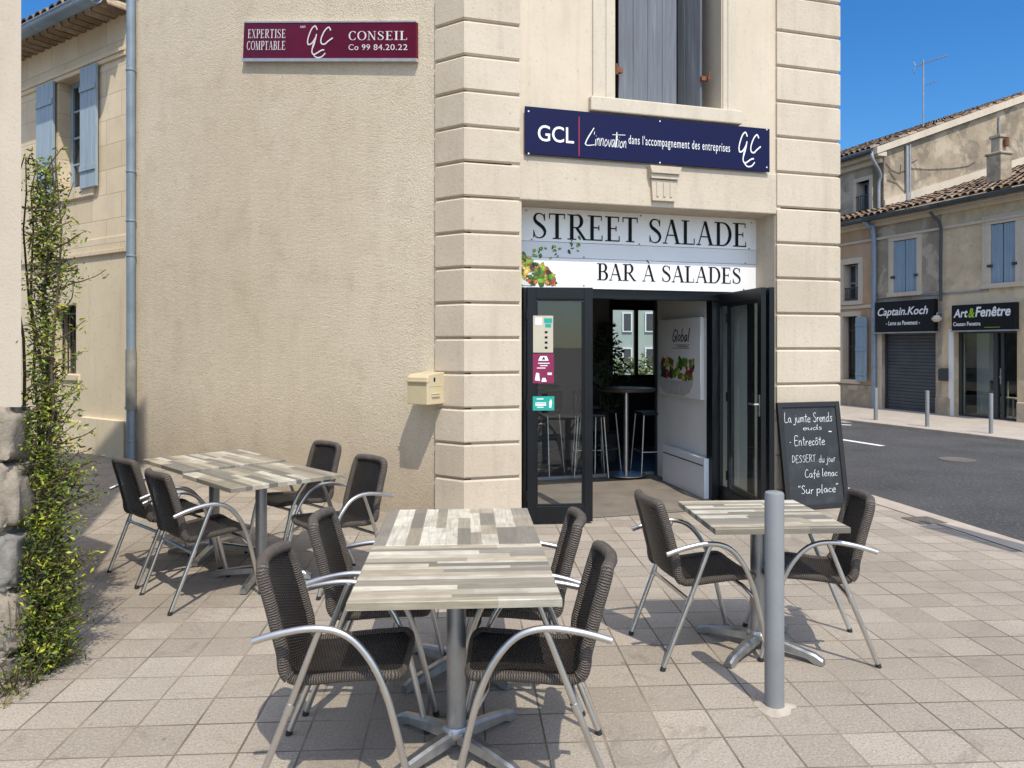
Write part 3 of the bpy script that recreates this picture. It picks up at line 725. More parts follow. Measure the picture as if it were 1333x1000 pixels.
q2 = MB(); bossed(q2, right_plan, course_zs(H + (450 - 46) * .00805, .3655), .3655); q2.build('quoin', M['quoin_far'], B, WORLD)
# keystone
ks = MB(); kx0, kx1 = F.X(841), F.X(882); kt, kbm = F.Z(861, 219), F.Z(861, 263)
kf = F.at((kx0 + kx1) / 2, -.014, kbm); hw = (kx1 - kx0) / 2; kh = kt - kbm
ks.prism([(-hw * .72, 0), (hw * .72, 0), (hw * .80, kh * .62), (-hw * .80, kh * .62)], -.035, .02)
ks.prism([(-hw * .84, kh * .64), (hw * .84, kh * .64), (hw * .9, kh * .78), (-hw * .9, kh * .78)], -.055, .02)
ks.prism([(-hw * .88, kh * .785), (hw * .88, kh * .785), (hw, kh), (-hw, kh)], -.075, .02)
for t in (-.42, 0, .42): ks.prism([(hw * t - .012, kh * .12), (hw * t + .012, kh * .12), (hw * t + .012, kh * .55), (hw * t - .012, kh * .55)], -.044, -.034)
ks.build('keystone', M['lintel'], B, kf, bevel=.004)
# upper window: surround, sill, shutters
wi = MB(); s0, s1 = F.X(771), F.X(957)
wi.box(s0, wx0 - .0, -.022, .02, wz0, wz0 + 2.2); wi.box(wx1, s1, -.022, .02, wz0, wz0 + 2.2)
wi.box(s0 + .13, wx0 + .0, -.032, -.021, wz0, wz0 + 2.2); wi.box(wx1 + .05, wx1 + .10, -.032, -.021, wz0, wz0 + 2.2)
wi.box(s0, s1, -.022, .02, wz0 + 2.2, wz0 + 2.4); wo = wi.build('window', M['surround'], B, F, bevel=.004)
wj = MB(); wj.box(wx0 - .02, wx0 + .012, -.005, .5, wz0, wz0 + 2.15); wj.box(wx1 - .012, wx1 + .02, -.005, .5, wz0, wz0 + 2.15); wj.box(wx0, wx1, .5, .52, wz0, wz0 + 2.15, 1); wj.box(wx0, wx1, dep - .3, .5, wz0 - .02, wz0 + .012); wj.box(wx0, wx1, .0, .5, wz0 + 2.08, wz0 + 2.12)
wj.build('reveal', [M['surround'], M['black']], wo, F)
si = MB(); si.box(F.X(766), F.X(962), -.065, .30, wz0 - .125, wz0 + .014); si.build('sill', M['surround'], wo, F, bevel=.012)
def shutter(mb, wd, ht, t=.032, nb=4, z0=0.0):
    b = wd / nb
    for k in range(nb): mb.box(k * b + .002, (k + 1) * b - .002, -t / 2, t / 2, z0, z0 + ht)
    mb.box(.003, wd - .003, -t / 2 + .006, t / 2 - .006, z0 + .002, z0 + ht - .002)
yS = .25
l0, l1 = F.pt(804.5, 70, yS)[0], F.pt(879, 70, yS - .10)[0]
fs_ = F.at(l0, yS, wz0 + .045, math.atan2(-.12, l1 - l0))
sm_ = MB(); shutter(sm_, math.hypot(l1 - l0, .12), 2.0, nb=4); sh1 = sm_.build('shutter', M['slate_shutter'], wo, fs_, bevel=.003)
r0, r1 = F.pt(913, 70, .12)[0], F.pt(883, 70, .40)[0]
fs2 = F.at(r0, .12, wz0 + .03, math.atan2(.28, r1 - r0))
sm_ = MB(); shutter(sm_, math.hypot(r1 - r0, .28), 2.0, nb=3); sh2 = sm_.build('shutter', M['slate_shutter'], wo, fs2, bevel=.003)
hg = MB(); hx, hz = F.pt(803, 92, .18); hg.box(hx - .03, hx + .05, .15, .20, hz - .025, hz + .025); hg.tube([(hx - .02, .14, hz - .05), (hx - .02, .14, hz + .05)], .014, 8); hg.build('hinge', M['rust'], wo, F)
hg = MB(); hx, hz = F.pt(918, 103, .10); hg.box(hx - .05, hx + .03, .08, .13, hz - .02, hz + .02); hg.tube([(hx + .02, .06, hz - .02), (hx + .02, .05, hz + .06)], .016, 8); hg.build('hinge', M['rust'], wo, F)

# ------------------------------------------------------------------ shop entrance: door leaves, partition, heater
yD = dep + .04
hd = MB(); hz0 = F.Z(830, 390, yD); hz1 = F.Z(830, 376.5, yD)
hd.box(xL - .1, xR + .06, yD - .03, yD + .09, hz0, hz1 + .1)
hd.build('door_header', M['anthracite'], B, F, bevel=.004)
def leaf(pa, pb, z0, z1, stile=.082, top=.11, bot=.15, t=.05, handle=False, gname='pane'):
    pa = Vector((pa.x, pa.y, 0)); pb = Vector((pb.x, pb.y, 0)); L = (pb - pa).length; d = (pb - pa)
    fr = Frame((pa.x, pa.y, z0), math.atan2(d.y, d.x)); h = z1 - z0
    m = MB(); m.box(0, stile, -t / 2, t / 2, 0, h); m.box(L - stile, L, -t / 2, t / 2, 0, h)
    m.box(stile, L - stile, -t / 2 + .001, t / 2 - .001, 0, bot); m.box(stile, L - stile, -t / 2 + .001, t / 2 - .001, h - top, h)
    for a, b, c_, e in ((stile, L - stile, bot, bot + .018), (stile, L - stile, h - top - .018, h - top), (stile, stile + .018, bot + .018, h - top - .018), (L - stile - .018, L - stile, bot + .018, h - top - .018)):
        m.box(a, b, -t / 2 + .008, t / 2 - .008, c_, e)
    for zz in (.25, h * .5, h - .25): m.tube([(-.004, -t / 2, zz - .05), (-.004, -t / 2, zz + .05)], .011, 8)
    o = m.build('door_leaf', M['anthracite'], B, fr, bevel=.003)
    gm_ = MB(); gm_.quad((stile, 0, bot), (L - stile, 0, bot), (L - stile, 0, h - top), (stile, 0, h - top)); gm_.build(gname, M['glass'], o, fr)
    if handle:
        hm = MB(); hm.box(L - stile * .75, L - stile * .3, -t / 2 - .008, -t / 2, h * .45, h * .45 + .2); hm.tube([(L - stile * .5, -t / 2, h * .5), (L - stile * .5, -t / 2 - .045, h * .5), (L - stile * .5 - .11, -t / 2 - .05, h * .5)], .009, 8); hm.build('handle', M['alu'], o, fr)
    return o, fr
dz1 = H + (450 - 379) / 1000 * 7.25
DL = leaf(G(686, 683), G(771, 681), .02, dz1 + .03)
DLb = leaf(G(679, 663), G(685, 682), .02, dz1 + .03)
dA = F.w(F.X(931, yD + .1), yD + .05, 0); dB = G(994, 683)
DR = leaf(dA, dB, .02, dz1 + .03, handle=True)
off = Vector((.075, -.01, 0)); DR2 = leaf(dA + Vector((.13, .02, 0)), dB + off, .02, dz1 + .03)
jb = MB(); jb.box(F.X(926, yD), F.X(940, yD), yD - .02, yD + .1, .02, hz0 + .05); jb.box(xR + .0, xR + .06, yD - .02, yD + .1, .02, hz0 + .05); jb.build('door_jamb', M['anthracite'], B, F, bevel=.003)
pw = MB(); pw.box(xR + .02, xR + .10, dep + .16, 2.2, .03, 2.6); pw.build('porch_wall', M['white_wall'], B, F)
# white partition with its edge post
pa = G(926, 652.5); pb = G(856, 622); pd = (pb - pa).normalized(); pa = pa + pd * .06
PF = Frame((pa.x, pa.y, 0), math.atan2(pd.y, pd.x) + math.pi); PL = (pb - pa).length   # x runs from far (-PL) to near (0); -y faces the visitor
pt_ = MB(); pt_.box(-PL, 0, 0, .1, .03, 2.60); pt_.build('partition', M['white_wall'], B, PF)
sk = MB(); sk.box(-PL - .07, -PL - .002, -.012, .11, .03, 2.62); sk.build('partition_post', M['zinc_dark'], B, PF)
cl = MB()
for p_, q_ in ((xL - .6, F.X(852, 2.1)),): cl.box(p_, q_, 2.05, 2.15, 2.28, 2.62)
cl.build('inner_beam', M['dark_wall'], B, F)
# heater
hA = PF.pt(871, 618)[0]; hB = PF.pt(926.5, 618)[0]; hz0_, hz1_ = PF.Z(900, 641, -.06), PF.Z(900, 591, -.06)
he = MB(); he.box(hA, hB, -.085, -.02, hz0_, hz1_); he.box(hA + .03, hB - .03, -.09, -.084, hz1_ - .085, hz1_ - .072, 1); he.box(hA + .1, hA + .15, -.02, .0, hz0_ + .1, hz1_ - .1)
tag(he.build('wall_heater', [M['white_gloss'], M['zinc_dark']], None, PF, bevel=.006), 'white flat electric heater low on the white entrance partition', 'heater')
# canvas picture with a bowl of salad
ca = PF.pt(863.5, 470)[0]; cb = PF.pt(918, 470)[0]; cz0, cz1 = PF.Z(890, 517.5, -.05), PF.Z(890, 414.5, -.05); cw, chh = cb - ca, cz1 - cz0
CF = PF.at(ca, -.055, cz0)
ct = thing('canvas_picture', 'white canvas picture of a salad bowl hung on the white partition', 'picture', CF)
cm = MB(); cm.box(0, cw, 0, .05, 0, chh); cm.build('canvas', M['white_wall'], ct, CF, bevel=.004)
cp = MB(); rn = random.Random(5)
spots = [(cw * rn.uniform(.08, .84), chh * rn.uniform(.24, .46), 1) for _ in range(60)]
salad(cp, IDF, spots, -.002, 5, .062)
bowl = [(cw * .02, chh * .25), (cw * .03, chh * .15), (cw * .09, chh * .06), (cw * .2, chh * .02), (cw * .62, chh * .02), (cw * .76, chh * .07), (cw * .83, chh * .16), (cw * .85, chh * .235), (cw * .6, chh * .20), (cw * .3, chh * .205)]
cp.add([(p[0], -.0062, p[1]) for p in bowl], [tuple(range(len(bowl)))], 0, None, (.56, .56, .55))
cp.build('picture_print', M['print'], ct, CF)
ci = MB(); hp, _ = hand('Global', .10, .02, .25, 4); lay(ci, hp, IDF, -.003, fit=(cw * .36, cw * .78, chh * .70, chh * .88))
for zz, a, b in ((.66, .42, .76), (.64, .48, .72), (.62, .36, .76)): ci.box(cw * a, cw * b, -.0035, -.003, chh * zz, chh * (zz + .006))
ci.build('lettering', M['ink_black'], ct, CF)

# posters on the left door leaf
def on_leaf(fr, x0, x1, yt, yb_): return pxbox(fr, x0, x1, yt, yb_, -.03)
b = on_leaf(DL[1], 694, 720, 411, 459)
def poster(name, label, bx, mats, deco, fr=None, th=.003):
    fr = fr or DL[1]; PFr = fr.at(bx[0], -.031, bx[2]); w_, h_ = bx[1] - bx[0], bx[3] - bx[2]
    t = thing(name, label, 'poster', PFr, 'notices on the glass door')
    m = MB(); m.box(0, w_, 0, th, 0, h_); m.build('sheet', mats[0], t, PFr)
    d = MB(); deco(d, w_, h_); d.build('print', mats[1:], t, PFr)
    return t
M['paper_beige'] = pmat('beige_paper', (.50, .46, .36), .7, var=.08); M['paper_teal'] = pmat('teal_paper', (.01, .33, .27), .6, var=.06); M['paper_plum'] = pmat('plum_paper', (.22, .012, .07), .6, var=.1)
def d1(d, w_, h_):
    d.box(w_ * .55, w_ * .95, -.001, 0, h_ * .80, h_ * .93, 1); d.box(w_ * .6, w_ * .9, -.001, 0, h_ * .68, h_ * .78, 1)
    for k in range(4): d.box(w_ * .58, w_ * .72, -.001, 0, h_ * (.1 + .14 * k), h_ * (.16 + .14 * k), 0)
    d.box(w_ * .1, w_ * .45, -.001, 0, h_ * .75, h_ * .95, 2)
poster('poster', 'beige notice highest on the left glass door leaf', b, [M['paper_beige'], M['ink_black'], M['paper_teal'], M['white_wall']], d1)
def d2(d, w_, h_):
    d.prism([(w_ * .25, h_ * .76), (w_ * .75, h_ * .76), (w_ * .66, h_ * .92), (w_ * .36, h_ * .92)], -.001, 0); d.prism([(w_ * .42, h_ * .80), (w_ * .6, h_ * .80), (w_ * .52, h_ * .9)], -.002, -.001, mi=1)
    for k, (a, b_) in enumerate(((.25, .8), (.35, .7), (.2, .6))): d.box(w_ * a, w_ * b_, -.001, 0, h_ * (.66 - .08 * k), h_ * (.69 - .08 * k))
    d.prism([(w_ * .1, h_ * .1), (w_ * .34, h_ * .08), (w_ * .3, h_ * .34), (w_ * .16, h_ * .36)], -.001, 0); d.prism([(w_ * .4, h_ * .05), (w_ * .66, h_ * .05), (w_ * .6, h_ * .18), (w_ * .46, h_ * .18)], -.001, 0); d.box(w_ * .7, w_ * .9, -.001, 0, h_ * .28, h_ * .36)
poster('poster', 'plum coloured notice with white pictures stuck on the left glass door leaf', on_leaf(DL[1], 693.5, 721, 460.5, 499), [M['paper_plum'], M['ink_white'], M['ink_black']], d2)
def d3(d, w_, h_):
    for a, b_, z in ((.18, .5, .78), (.12, .62, .5), (.12, .62, .34), (.2, .5, .2)): d.box(w_ * a, w_ * b_, -.001, 0, h_ * z, h_ * (z + (.12 if z == .34 else .07)))
    d.prism([(w_ * .76, h_ * .2), (w_ * .86, h_ * .18), (w_ * .9, h_ * .6), (w_ * .84, h_ * .82), (w_ * .76, h_ * .6)], -.001, 0)
poster('poster', 'small teal sticker below the plum notice on the glass door', on_leaf(DL[1], 693.5, 721.5, 516, 534.5), [M['paper_teal'], M['ink_white']], d3)

# ------------------------------------------------------------------ signs
def nx(fr, box, y): return fr.at(box[0], y, box[2]), box[1] - box[0], box[3] - box[2]
# shop name board over the door (three boards)
yB = dep - .03
SB = (xL + .002, F.X(985.5, yB), F.Z(832, 377.5, yB), F.Z(832, 277, yB)); SF, sw_, sh_ = nx(F, SB, yB)
st = thing('shop_sign', 'white three-board shop sign STREET SALADE over the open entrance', 'sign', SF)
q = sh_ / 102.0
def board(z0, z1, mat, name='board'):
    m = MB(); m.box(0, sw_, 0, .03, z0, z1 - .004); m.build(name, mat, st, SF, bevel=.002)
board(0, 39 * q, M['white_board']); board(39 * q, 59 * q, M['blue_board']); board(59 * q, sh_, M['white_board'])
def S(px, py):      # a point of the sign from its pixel in the photograph
    p = F.pt(px, py, yB); return (p[0] - SB[0], p[1] - SB[2])
lt = MB(); sp_, wd = serif('STREET SALADE')
a0 = S(694, 308)[0]; a1 = S(971, 320)[0]
lay(lt, sp_, IDF, -.003, fit=(a0, a1, 62.5 * q, 95 * q), base=(0, 1)); 
lt.build('lettering', M['ink_black'], st, SF); lt = MB(); sp2, wd = serif('BAR À SALADES'); a0 = S(777, 360)[0]; a1 = S(964, 364)[0]
lay(lt, sp2, IDF, -.003, fit=(a0, a1, 11.5 * q, 33.5 * q), base=(0, 1)); lt.build('lettering', M['ink_black'], st, SF)
sl = MB(); rn = random.Random(11); sp3 = []
for k in range(150):
    u = rn.random() ** 1.3; x = .0 + u * .44; zmax = .30 * (1 - u) ** .6 + .02; sp3.append((min(.43, x + .03), .035 + rn.random() * zmax, 1))
for k in range(30):
    t = rn.random(); sp3.append((.10 + t * .62, .24 + .20 * t ** .7 + rn.uniform(-.07, .07), .58))
salad(sl, IDF, sp3, -.002, 12, .034)
bwl = [(.02, .10), (.10, .085), (.16, .05), (.2, .018), (.12, .02), (.05, .05)]
sl.add([(p[0], -.0062, p[1]) for p in bwl], [tuple(range(6))], 0, None, (.72, .72, .72))
sl.build('salad_print', M['print'], st, SF)
scw = MB()
for px, py in ((675 + 10, 274), (834, 281), (978, 290), (692, 312), (832, 318), (975, 324), (760, 335), (970, 343), (760, 372), (968, 377)):
    p = S(px, py); scw.lathe([(.0075, 0), (.0075, .004), (.004, .006)], 8, (0, 0, 0)); n_ = 24
    for i in range(len(scw.v) - n_, len(scw.v)): v = scw.v[i]; scw.v[i] = (p[0] + v[0], -v[2], p[1] + v[1])
scw.build('screw', M['rust'], st, SF)
# navy accountant's panel
yN = -.05
NBx = (F.X(683.5, yN), F.X(1002, yN), F.Z(843, 212, yN), F.Z(843, 153, yN)); NF, nw, nh = nx(F, NBx, yN)
nt_ = thing('navy_sign', 'long navy blue sign with white GCL lettering under the upper window', 'sign', NF)
m = MB(); m.box(0, nw, 0, .02, 0, nh); m.build('panel', M['navy'], nt_, NF, bevel=.003)
def Np(px, py): p = F.pt(px, py, yN); return (p[0] - NBx[0], p[1] - NBx[2])
def nfit(x0, x1, yt, yb_):      # yt, yb_ measured at the middle of the word
    m_ = (x0 + x1) / 2; return (Np(x0, 180)[0], Np(x1, 180)[0], Np(m_, yb_)[1], Np(m_, yt)[1])
lt = MB()
lay(lt, sans('GCL', 0, .008), IDF, -.003, fit=nfit(700, 747, 164.5, 185.5))
hp, _ = hand('L', .05, .0, .35, 3); lay(lt, hp, IDF, -.003, fit=nfit(761, 774, 166, 190))
hp, _ = hand("'innovation", .07, .015, .15, 3); lay(lt, hp, IDF, -.003, fit=nfit(773, 815, 173, 192))
lay(lt, ribbon([(0, 0), (1, .1)], .08), IDF, -.003, fit=nfit(797, 814, 175, 176.6)); lay(lt, ribbon([(0, 0), (.2, 1)], .12), IDF, -.003, fit=nfit(800.5, 803.5, 172, 192.5))
lay(lt, sans("dans l'accompagnement des entreprises", 0, .0, 1.15), IDF, -.003, fit=nfit(818, 950, 181, 196.5))
def logo(lt_, fn_fit):
    G_ = sm([(.42, .88), (.34, 1.0), (.2, .9), (.07, .6), (.08, .42), (.22, .45), (.36, .62), (.40, .74), (.34, .50), (.26, .30)], None, 5)
    C_ = sm([(.92, .86), (.84, .96), (.7, .85), (.58, .62), (.58, .46), (.7, .42), (.84, .52), (1.0, .62)], None, 5)
    L_ = sm([(.34, .58), (.26, .34), (.24, .16), (.34, .10), (.58, .22), (.7, .24)], None, 5)
    for P_ in (G_, C_, L_): lay(lt_, ribbon(P_, .045), fn_fit, -.003)
    U_ = sm([(.30, .08), (.42, .0), (.6, .02), (.74, .14)], None, 5); lay(lt_, ribbon(U_, .04), fn_fit, -.003)
bx = nfit(960, 990, 173, 217)
logo(lt, lambda u, v: (bx[0] + u * (bx[1] - bx[0]), bx[2] + v * (bx[3] - bx[2])))
lt.build('lettering', M['ink_white'], nt_, NF)
rl = MB(); p = nfit(753, 754.4, 152, 203.5); rl.box(p[0], p[1], -.003, 0, p[2], p[3]); rl.build('red_line', M['ink_red'], nt_, NF)
sc = MB()
for (px, py) in ((688, 145), (688, 200), (859, 158), (859, 212), (998, 169), (998, 218)):
    p = Np(px, py); sc.box(p[0] - .007, p[0] + .007, -.004, 0, p[1] - .007, p[1] + .007)
sc.build('screw', M['ink_white'], nt_, NF, bevel=.002)
# burgundy sign on the side wall (hung sloping on the wall)
yR = -.04
quadp = [W.pt(316, 80, yR), W.pt(541.5, 80, yR), W.pt(541.5, 27, yR), W.pt(318, 28, yR)]
ox, oz = quadp[0]; RFm = W.at(ox, yR, oz)
Qd = [(p[0] - ox, p[1] - oz) for p in quadp]
def bil(u, v):
    a = [Qd[0][i] * (1 - u) + Qd[1][i] * u for i in (0, 1)]; b_ = [Qd[3][i] * (1 - u) + Qd[2][i] * u for i in (0, 1)]
    return (a[0] * (1 - v) + b_[0] * v, a[1] * (1 - v) + b_[1] * v)
# equal steps on the photo are not equal steps on the receding wall
k_ = (541.5 - CX) / (316.5 - CX)
dn, df = W.w(*[W.X(541.5, yR), yR, 0]).y, W.w(W.X(316.5, yR), yR, 0).y
def rq(u, v): uu = u * dn / (df * (1 - u) + dn * u) if False else (u * (1 / df) ** -1 * 0 + (u / dn) / ((1 - u) / df + u / dn)) ; return bil(uu, v)
def rq(u, v):
    uu = (u * dn) / ((1 - u) * df + u * dn); return bil(uu, v)
rt = thing('burgundy_sign', 'burgundy sign EXPERTISE COMPTABLE CONSEIL high on the rough-cast wall', 'sign', RFm)
def qpoly(m, u0, u1, v0, v1, y0, y1, mi=0):
    P = [rq(u0, v0), rq(u1, v0), rq(u1, v1), rq(u0, v1)]; m.prism(P, y0, y1, 'y', mi)
m = MB(); qpoly(m, 0, 1, .075, .962, 0, .03); m.build('panel', M['burgundy'], rt, RFm)
m = MB(); qpoly(m, -.004, 1.002, 0, .075, -.006, .03); qpoly(m, 0, 1.0, .962, 1.0, -.004, .03); m.build('edge_strip', M['alu_strip'], rt, RFm)
lt = MB()
def rb(x0, x1, yt, yb_): return ((x0 - 317) / 224.5, (x1 - 317) / 224.5, (80 - yb_) / 52.5, (80 - yt) / 52.5)
for tx, bx in (('EXPERTISE', (325, 388.5, 38, 49.5)), ('COMPTABLE', (324, 388.5, 53.5, 65)), ('CONSEIL', (473, 533.5, 41, 52.5))):
    sp_, _ = serif(tx, .10); lay(lt, sp_, rq, -.003, fit=rb(*bx), base=(0, 1))
lay(lt, sans('Co 99 84.20.22', 0, .0, 1.05), rq, -.003, fit=rb(473, 534, 58, 65.5))
lay(lt, sans('680', 0, .0), rq, -.003, fit=rb(410, 417.5, 33.5, 36.5))
lb = rb(419, 454, 34, 75)
logo(lt, lambda u, v: rq(lb[0] + u * (lb[1] - lb[0]), lb[2] + v * (lb[3] - lb[2])))
lt.build('lettering', M['ink_white'], rt, RFm)

# mailbox
MX0, MX1 = W.X(530, -.26), W.X(556, -.26)
mz0, mz1 = W.Z(545, 527, -.26), W.Z(545, 489, -.26)
MF = W.at(MX0, 0, mz0); mw, mhh = MX1 - MX0, mz1 - mz0
mt = thing('mailbox', 'cream metal letter box fixed to the wall beside the stone quoin', 'mailbox', MF)
m = MB(); m.prism([(-.26, 0), (0.01, 0), (0.01, mhh + .03), (-.23, mhh + .01), (-.26, mhh - .02)], 0, mw, 'x'); m.build('box', M['mailbox'], mt, MF, bevel=.006)
m = MB(); m.box(-.004, mw + .004, -.275, -.24, mhh - .06, mhh - .045); m.box(.02, mw - .02, -.264, -.261, mhh - .085, mhh - .08); m.build('flap', M['mailbox'], mt, MF, bevel=.003)
m = MB(); m.box(mw, mw + .003, -.23, -.05, mhh - .10, mhh - .095); m.box(mw, mw + .012, -.20, -.09, .07, .085); m.box(mw, mw + .010, -.20, -.09, .095, .10); m.build('handle', M['mailbox'], mt, MF, bevel=.002)
m = MB(); m.box(mw, mw + .004, -.17, -.15, mhh - .055, mhh - .02); m.build('lock', M['ink_black'], mt, MF)

# chalkboard leaning on the right quoin
cA, cB = G(1010, 660), G(1097, 663)
cA = F.w(F.X(1012) + .0, -.42, 0); cB = F.w(F.X(1095, -.42), -.42, 0)
tl, tr_ = F.X(1009.5, -.05), F.X(1090, -.05); cw2 = tr_ - tl
zt = F.Z(1050, 523.5, -.06)
lean = math.atan2(.16, zt); BF = F.at(tl + .005, -.215, .0); BF.M = BF.M @ Matrix.Rotation(-lean, 4, 'X'); BF.I = BF.M.inverted()
bh = zt / math.cos(lean)
bt = thing('chalkboard', 'black menu chalkboard with white handwriting leaning on the stone corner', 'chalkboard', BF)
m = MB(); fw = .055
m.box(0, fw, -.02, .02, 0, bh); m.box(cw2 - fw, cw2, -.02, .02, 0, bh); m.box(fw, cw2 - fw, -.019, .019, 0, fw); m.box(fw, cw2 - fw, -.019, .019, bh - fw, bh); m.build('frame', M['chalk_frame'], bt, BF, bevel=.005)
m = MB(); m.box(fw, cw2 - fw, -.006, .012, fw, bh - fw); m.build('board', M['chalkboard'], bt, BF)
lt = MB()
def cf(x0, x1, yt, yb_): return (cw2 * (x0 - 1012) / 82, cw2 * (x1 - 1012) / 82, bh * (662 - yb_) / 139, bh * (662 - yt) / 139)
for tx, bx, sd_ in (('La jumte Srends', (1020, 1083, 536, 553), 2), ('Jeuds', (1043, 1068, 553, 560), 3), ('-', (1076, 1081, 562, 563.5), 4), ('- Entrecôte', (1024, 1070, 566, 580.5), 5), ('DESSERT', (1025, 1056, 591, 602), 6), ('du jour', (1060, 1082, 593, 606), 7), ('Café lenac', (1040, 1083, 610, 623), 8), ('"Sur place"', (1030, 1082, 630, 645), 9)):
    hp, _ = hand(tx, .062 if len(tx) > 2 else .3, .02, .08, sd_); lay(lt, hp, IDF, -.0075, fit=cf(*bx))
m_, _ = hand('menu du jour', .07, .03, .1, 12); lay(lt, m_, IDF, -.0075, fit=cf(1046, 1078, 656, 659))
lt.build('lettering', M['chalk'], bt, BF)
# ------------------------------------------------------------------ terrace chairs
def make_chair():
    t = thing('terrace_chair', '', 'chair', WORLD, 'woven terrace chairs')
    prof = spline([(0, .235, .452), (0, .12, .450), (0, .0, .441), (0, -.10, .431), (0, -.170, .434), (0, -.212, .468), (0, -.236, .55), (0, -.270, .68), (0, -.305, .80), (0, -.316, .838)], 4)
    L = [0]
    for a, b in zip(prof, prof[1:]): L.append(L[-1] + (b - a).length)
    def hw(v):
        p = v / L[-1]
        if p > .93: return .188 - .035 * ((p - .93) / .07) ** 2
        return .215 - .030 * min(1, p / .9)
    nxs = 14
    def surf(i0, i1):
        mb = MB(); vs = []; uv = []
        idx = list(range(i0, i1 + 1))
        for i in idx:
            h_ = hw(L[i]); tg = (prof[min(i + 1, len(prof) - 1)] - prof[max(i - 1, 0)]).normalized(); nr = Vector((0, -tg.z, tg.y))
            if nr.y < 0 and abs(nr.y) > abs(nr.z): nr = -nr
            if nr.z < 0 and abs(nr.z) >= abs(nr.y): nr = -nr
            back = min(1, max(0, (L[i] / L[-1] - .45) / .15))
            for k in range(nxs + 1):
                s = -1 + 2 * k / nxs; e = s * s
                vs.append(prof[i] + Vector((s * h_, 0, 0)) + Vector((0, 1, 0)) * (.030 * e * back) + Vector((0, 0, 1)) * (.010 * (e - 1) * (1 - back)))
                uv.append((s * h_ + .3, L[i]))
        fs = []; fu = []
        for a in range(len(idx) - 1):
            for k in range(nxs):
                q = (a * (nxs + 1) + k, a * (nxs + 1) + k + 1, (a + 1) * (nxs + 1) + k + 1, (a + 1) * (nxs + 1) + k)
                fs.append(q); fu.append([uv[j] for j in q])
        mb.add(vs, fs, 0, fu); return mb, vs
    split = next(i for i, l in enumerate(L) if l > L[-1] * .49)
    sb, sv = surf(0, split); bb, bv = surf(split, len(prof) - 1)
    so = sb.build('seat', M['weave'], t, smooth=60); bo = bb.build('backrest', M['weave'], t, smooth=60)
    for o in (so, bo):
        s_ = o.modifiers.new('thick', 'SOLIDIFY'); s_.thickness = .014; s_.offset = 0
    # rolled border all round
    n1 = nxs + 1
    ns = split + 1; nb_ = len(prof) - split
    right_s = [sv[i * n1 + nxs] for i in range(ns)]; left_s = [sv[i * n1] for i in range(ns)]
    right_b = [bv[i * n1 + nxs] for i in range(nb_)]; left_b = [bv[i * n1] for i in range(nb_)]
    front = [sv[k] for k in range(n1)]; top = [bv[(nb_ - 1) * n1 + k] for k in range(n1)]
    def soft(path): return spline(path[::2] + ([path[-1]] if (len(path) - 1) % 2 else []), 4)
    d = Vector((0, 0, -.012))
    rm_ = MB(); rm_.tube(soft([left_s[-1]] + left_s[::-1][1:-1] + [front[0] + Vector((.012, .0, 0))] + [p + d for p in front[2:-2]] + [front[-1] - Vector((.012, 0, 0))] + right_s[1:]), .0195, 10); rm_.build('border', M['rim'], so, smooth=60)
    rm_ = MB(); rm_.tube(soft(left_b[:-2] + [left_b[-2]] + top[1:-1] + [right_b[-2]] + right_b[:-2][::-1]), .0245, 10); rm_.build('border', M['rim'], bo, smooth=60)
    for s in (-1, 1):
        X = lambda a: s * a
        arm = [(X(.272), -.284, .603), (X(.274), -.19, .630), (X(.274), -.08, .647), (X(.273), .01, .638), (X(.271), .078, .600), (X(.268), .142, .520), (X(.265), .190, .415), (X(.262), .228, .28), (X(.257), .268, .11), (X(.254), .294, 0.004)]
        m = MB(); m.tube(spline(arm, 6), .0135, 12); ao = m.build('arm_tube', M['alu'], t, smooth=50)
        m = MB(); m.tube([(X(.254), .2945, .0), (X(.254), .290, .022)], .0148, 12); m.build('foot_cap', M['rubber'], ao, smooth=50)
        m = MB(); m.tube([(X(.250), -.300, .004), (X(.259), -.180, .30), (X(.268), -.055, .62), (X(.270), -.045, .640)], .0128, 12)
        lo = m.build('leg', M['alu'], t, smooth=50)
        m = MB(); m.tube([(X(.250), -.300, 0), (X(.2505), -.293, .02)], .0142, 12); m.build('foot_cap', M['rubber'], lo, smooth=50)
        m = MB(); m.tube([(X(.2596), -.166, .333), (X(.261), -.150, .372)], .0158, 12); m.build('collar', M['alu'], lo, smooth=50)
    m = MB(); m.tube([(-.259, -.157, .355), (.259, -.157, .355)], .011, 10); m.build('stretcher', M['alu'], t, smooth=50)
    m = MB(); m.tube([(-.263, .215, .335), (-.20, .17, .395), (.20, .17, .395), (.263, .215, .335)], .0105, 10); m.build('stretcher', M['alu'], t, smooth=50)
    return t
chair0 = make_chair()
used = [0]
def place_chair(p, ang, label):
    """ang: facing direction of the seat, degrees from +X"""
    o = chair0 if used[0] == 0 else copy_tree(chair0)
    used[0] += 1
    o.matrix_basis = Matrix.Translation((p[0], p[1], gz(p[0], p[1]))) @ Matrix.Rotation(R(ang - 90), 4, 'Z'); o['label'] = label; return o

